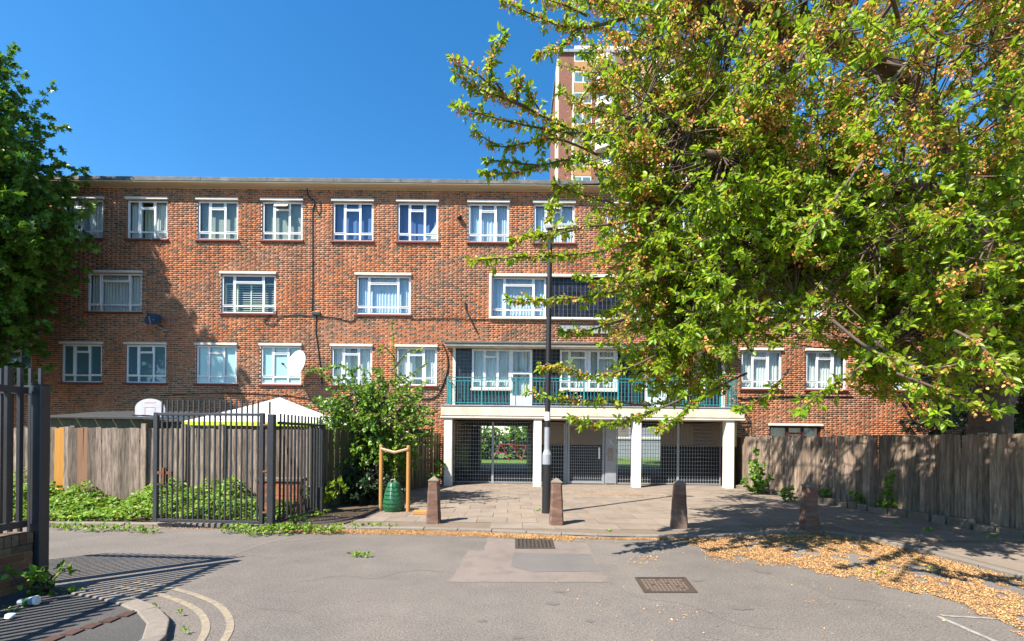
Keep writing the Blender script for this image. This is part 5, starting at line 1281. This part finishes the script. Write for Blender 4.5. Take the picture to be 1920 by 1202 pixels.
plant('ivy_plant', 'ivy sprouting at the foot of the near left post', 'plant', g, [[g, g+Vector((rng.uniform(-.1,.2), rng.uniform(-.2,.05), rng.uniform(.1,.2))), g+Vector((rng.uniform(-.2,.36), rng.uniform(-.25,.05), rng.uniform(.04,.38)))] for _ in range(9)], .075, BROAD, m_shrub, per=2, step=.09)
# off-frame hedge behind the near wall: added to throw the shade on the corner footway
bushy('hedge', 'unseen hedge added behind the near left wall to shade the footway', 'hedge', (-6.9,2.6,0), (-6.9,2.4,1.3), (1.1,1.5,1.35), 420, .1, BROAD, m_shrub, m_twigd, per=3, step=.08, twl=(.2,.4), trunk_r=.05, stems=4, zmin=.1, nlimb=10, part='foliage')
# courtyard shrubs and trees behind
for i, (x, y, h, lab) in enumerate(((-4,41,2.2,'leafy courtyard hedge seen at the left of the passage'),(1.5,42,2.4,'leafy courtyard hedge seen in the middle of the passage'),(6,43,2.0,'leafy courtyard bush seen through the mesh near the notice'))):
    bushy('courtyard_hedge', lab, 'hedge', (x,y,0), (x,y,h*.62), (3.2,1.5,h*.7), 420, .22, BROAD, m_maple, m_twigd, per=3, step=.2, twl=(.3,.8), trunk_r=.06, stems=4, zmin=.1, nlimb=10, part='foliage', group='hedges in the courtyard')
bushy('courtyard_tree', 'small courtyard tree whose trunk shows through the right gate', 'tree', (9.2,34,0), (9.4,34,6), (2.5,2,2.2), 260, .2, BROAD, m_shrub, m_twigd, trunk_r=.2, zmin=4.0, step=.15, twl=(.4,.8))

# ------------------------------------------------------------------ ground cover, weeds and blossom litter
def hfun(x, y): return .5+.3*np.sin(1.7*x+.6)+.22*np.sin(4.1*x+2*y)+.15*np.sin(9.3*x+1.3)
n = 15000; x = rng.uniform(-12.3,-4.5,n); y = 8.85+1.6*rng.uniform(0,1,n)**.8; hm = np.clip((.18+.42*hfun(x,y))*(.45+.62*(y-8.85)), .05, 1.0)
hm *= np.where((x > -9.0) & (x < -8.2), .75, 1)
P = np.stack([x, y, .03+hm*rng.uniform(.15,1,n)**.6], 1); D = unit(rng.normal(0,1,(n,3))*np.array([1,1,.5])+np.array([0,-.4,-.1])); Nn = unit(np.array([-.2,-.5,1])+rng.normal(0,.5,(n,3)))
gc = leafmesh('ground_cover', P, D, Nn, rng.uniform(.045,.10,n), BROAD, m_weed, None); tag(gc, 'lush green weeds and brambles filling the left bed', 'plants', kind='stuff')
def tufts(name, label, spots, mat, seed=0):
    Ps, Ds, Ns, Ss = [], [], [], []
    for (px, py, r, h, m) in spots:
        g = gr(px, py, .02); a = rng.uniform(0,6.28,m); rr = r*np.sqrt(rng.uniform(0,1,m))
        Ps.append(np.stack([g.x+rr*np.cos(a), g.y+rr*.6*np.sin(a), g.z+h*rng.uniform(.05,1,m)],1)); Ds.append(unit(rng.normal(0,.7,(m,3))+np.array([0,0,.5]))); Ns.append(unit(rng.normal(0,.6,(m,3))+np.array([0,-.5,.8]))); Ss.append(rng.uniform(.03,.07,m)*min(1, g.y/8.5)**1.3)
    o = leafmesh(name, np.concatenate(Ps), np.concatenate(Ds), np.concatenate(Ns), np.concatenate(Ss), BROAD, mat, None); return tag(o, label, 'weeds', kind='stuff')
sp = [(x_, 994+random.uniform(-3,4), .16, .09, 40) for x_ in range(110,300,24)]+[(x_, 998+random.uniform(-2,3), .2, .12, 70) for x_ in range(430,640,22)]+[(x_, 990, .12, .07, 22) for x_ in range(640,740,24)]+[(530,1000,.25,.16,90),(480,1003,.2,.12,60),(560,985,.2,.2,60),(600,968,.2,.15,50),(680,1042,.12,.035,45),(665,1041,.09,.03,30),(1010,960,.08,.06,16),(815,980,.1,.03,20),(1740,998,.1,.06,20),(1680,985,.1,.06,20),(1860,1012,.1,.05,18),(1650,1075,.06,.03,8),(1752,1069,.08,.03,12),(1142,998,.06,.03,8),(348,1185,.04,.05,22),(338,1152,.03,.04,14),(285,1138,.05,.03,24),(120,1115,.2,.06,40),(225,1195,.08,.02,24),(20,1150,.15,.05,30)]
tufts('kerb_weeds', 'small green weeds growing along the kerbs and joints', sp, m_weed)
# litter: dry cherry blossom
def flakes(name, label, XY, z0, root=None, size=(.009,.019)):
    XY = np.array(XY); n = len(XY); P = np.concatenate([XY, (z0+rng.uniform(0,.012,n))[:,None]], 1)
    D = unit(rng.normal(0,1,(n,3))*np.array([1,1,.25])); Nn = unit(np.array([0,0,1.0])+rng.normal(0,.45,(n,3)))
    return tag(leafmesh(name, P, D, Nn, size[0]+(size[1]-size[0])*rng.beta(1.2,3.0,n)*1.9, BROAD, m_litter, root), label, 'litter', kind='stuff')
def cl(x, y): return .5+.25*math.sin(3.1*x+2.2*y)+.2*math.sin(7.7*x-5.1*y+1)+.2*math.sin(13*x+9*y+2)+.15*math.sin(23*x-17*y)
XY = []
kk = [Vector((p[0], p[1])) for p in KERB]
for a, b in zip(kk, kk[1:]):
    dd = (b-a).normalized(); nr_ = Vector((dd.y, -dd.x)); L = (b-a).length
    if b.y < 5: break
    wd = .30 if a.x < .8 else .12 if a.x < 3.0 else .5
    for _ in range(int(L*(7000 if a.x < .8 else 1800))):
        t = random.random(); s = abs(random.gauss(0, wd*.55)); p = a+(b-a)*t+nr_*(.01+s)
        if s < wd*1.4: XY.append((p.x, p.y))
for x_ in np.linspace(-9,-4.1,1800): XY.append((x_+random.gauss(0,.05), 8.52+random.gauss(0,.05)))
LZ = [tuple(gr(*p).to_2d()) for p in ((1290,1012),(1420,1012),(1520,1002),(1600,1008),(1720,1040),(1925,1094),(1990,1120),(2060,1260),(1915,1182),(1800,1135),(1720,1105),(1640,1088),(1560,1072),(1480,1056),(1400,1052),(1330,1045))]
xs_ = [p[0] for p in LZ]; ys_ = [p[1] for p in LZ]; c = 0
while c < 70000:
    x_, y_ = random.uniform(min(xs_), max(xs_)), random.uniform(min(ys_), max(ys_)); ok = inpoly(x_, y_, LZ)
    if ok and cl(x_, y_) > .28 or (not ok and inpoly(x_+.15, y_+.2, LZ) and cl(x_, y_) > .62): XY.append((x_, y_)); c += 1
for _ in range(1300):
    x_, y_ = random.uniform(.5,6.5), random.uniform(3.2,8.2)
    if cl(x_*.6, y_*.6) > .55: XY.append((x_, y_))
for px, py, r, m in ((1215,1048,.18,90),(1205,1058,.2,60),(1370,1050,.25,260),(1440,1055,.3,260),(1310,1150,.3,20),(1220,1046,.12,60),(1520,1130,.25,40)):
    g = gr(px, py)
    for _ in range(m): XY.append((g.x+random.gauss(0,r*.6), g.y+random.gauss(0,r*.35)))
flakes('blossom_litter', 'drifts of dry orange cherry blossom on the road along the kerb', XY, .006)
XY = []
for (xa, ya, xb, yb, wd, m) in ((860,912,960,909,.1,900),(1060,926,1260,930,.1,1500),(1000,918,1140,917,.1,600),(960,966,1010,962,.07,120),(1130,932,1250,936,.06,200),(590,975,700,962,.2,260),(790,972,830,985,.08,60),(1500,965,1640,985,.3,500),(1640,985,1800,1030,.35,500),(1380,915,1470,940,.15,200),(700,958,790,962,.12,260),(820,965,1010,960,.35,120)):
    a, b = gr(xa, ya, PZ), gr(xb, yb, PZ)
    for _ in range(m): p = a.lerp(b, random.random()); XY.append((p.x+random.gauss(0,wd*.5), p.y+random.gauss(0,wd)))
for _ in range(700): XY.append((random.uniform(-3.5,8.2), random.uniform(8.8,16)))
flakes('pavement_litter', 'dry orange blossom scattered over the paving', [q for q in XY if inpoly(q[0], q[1], inner)], PZ+.004)
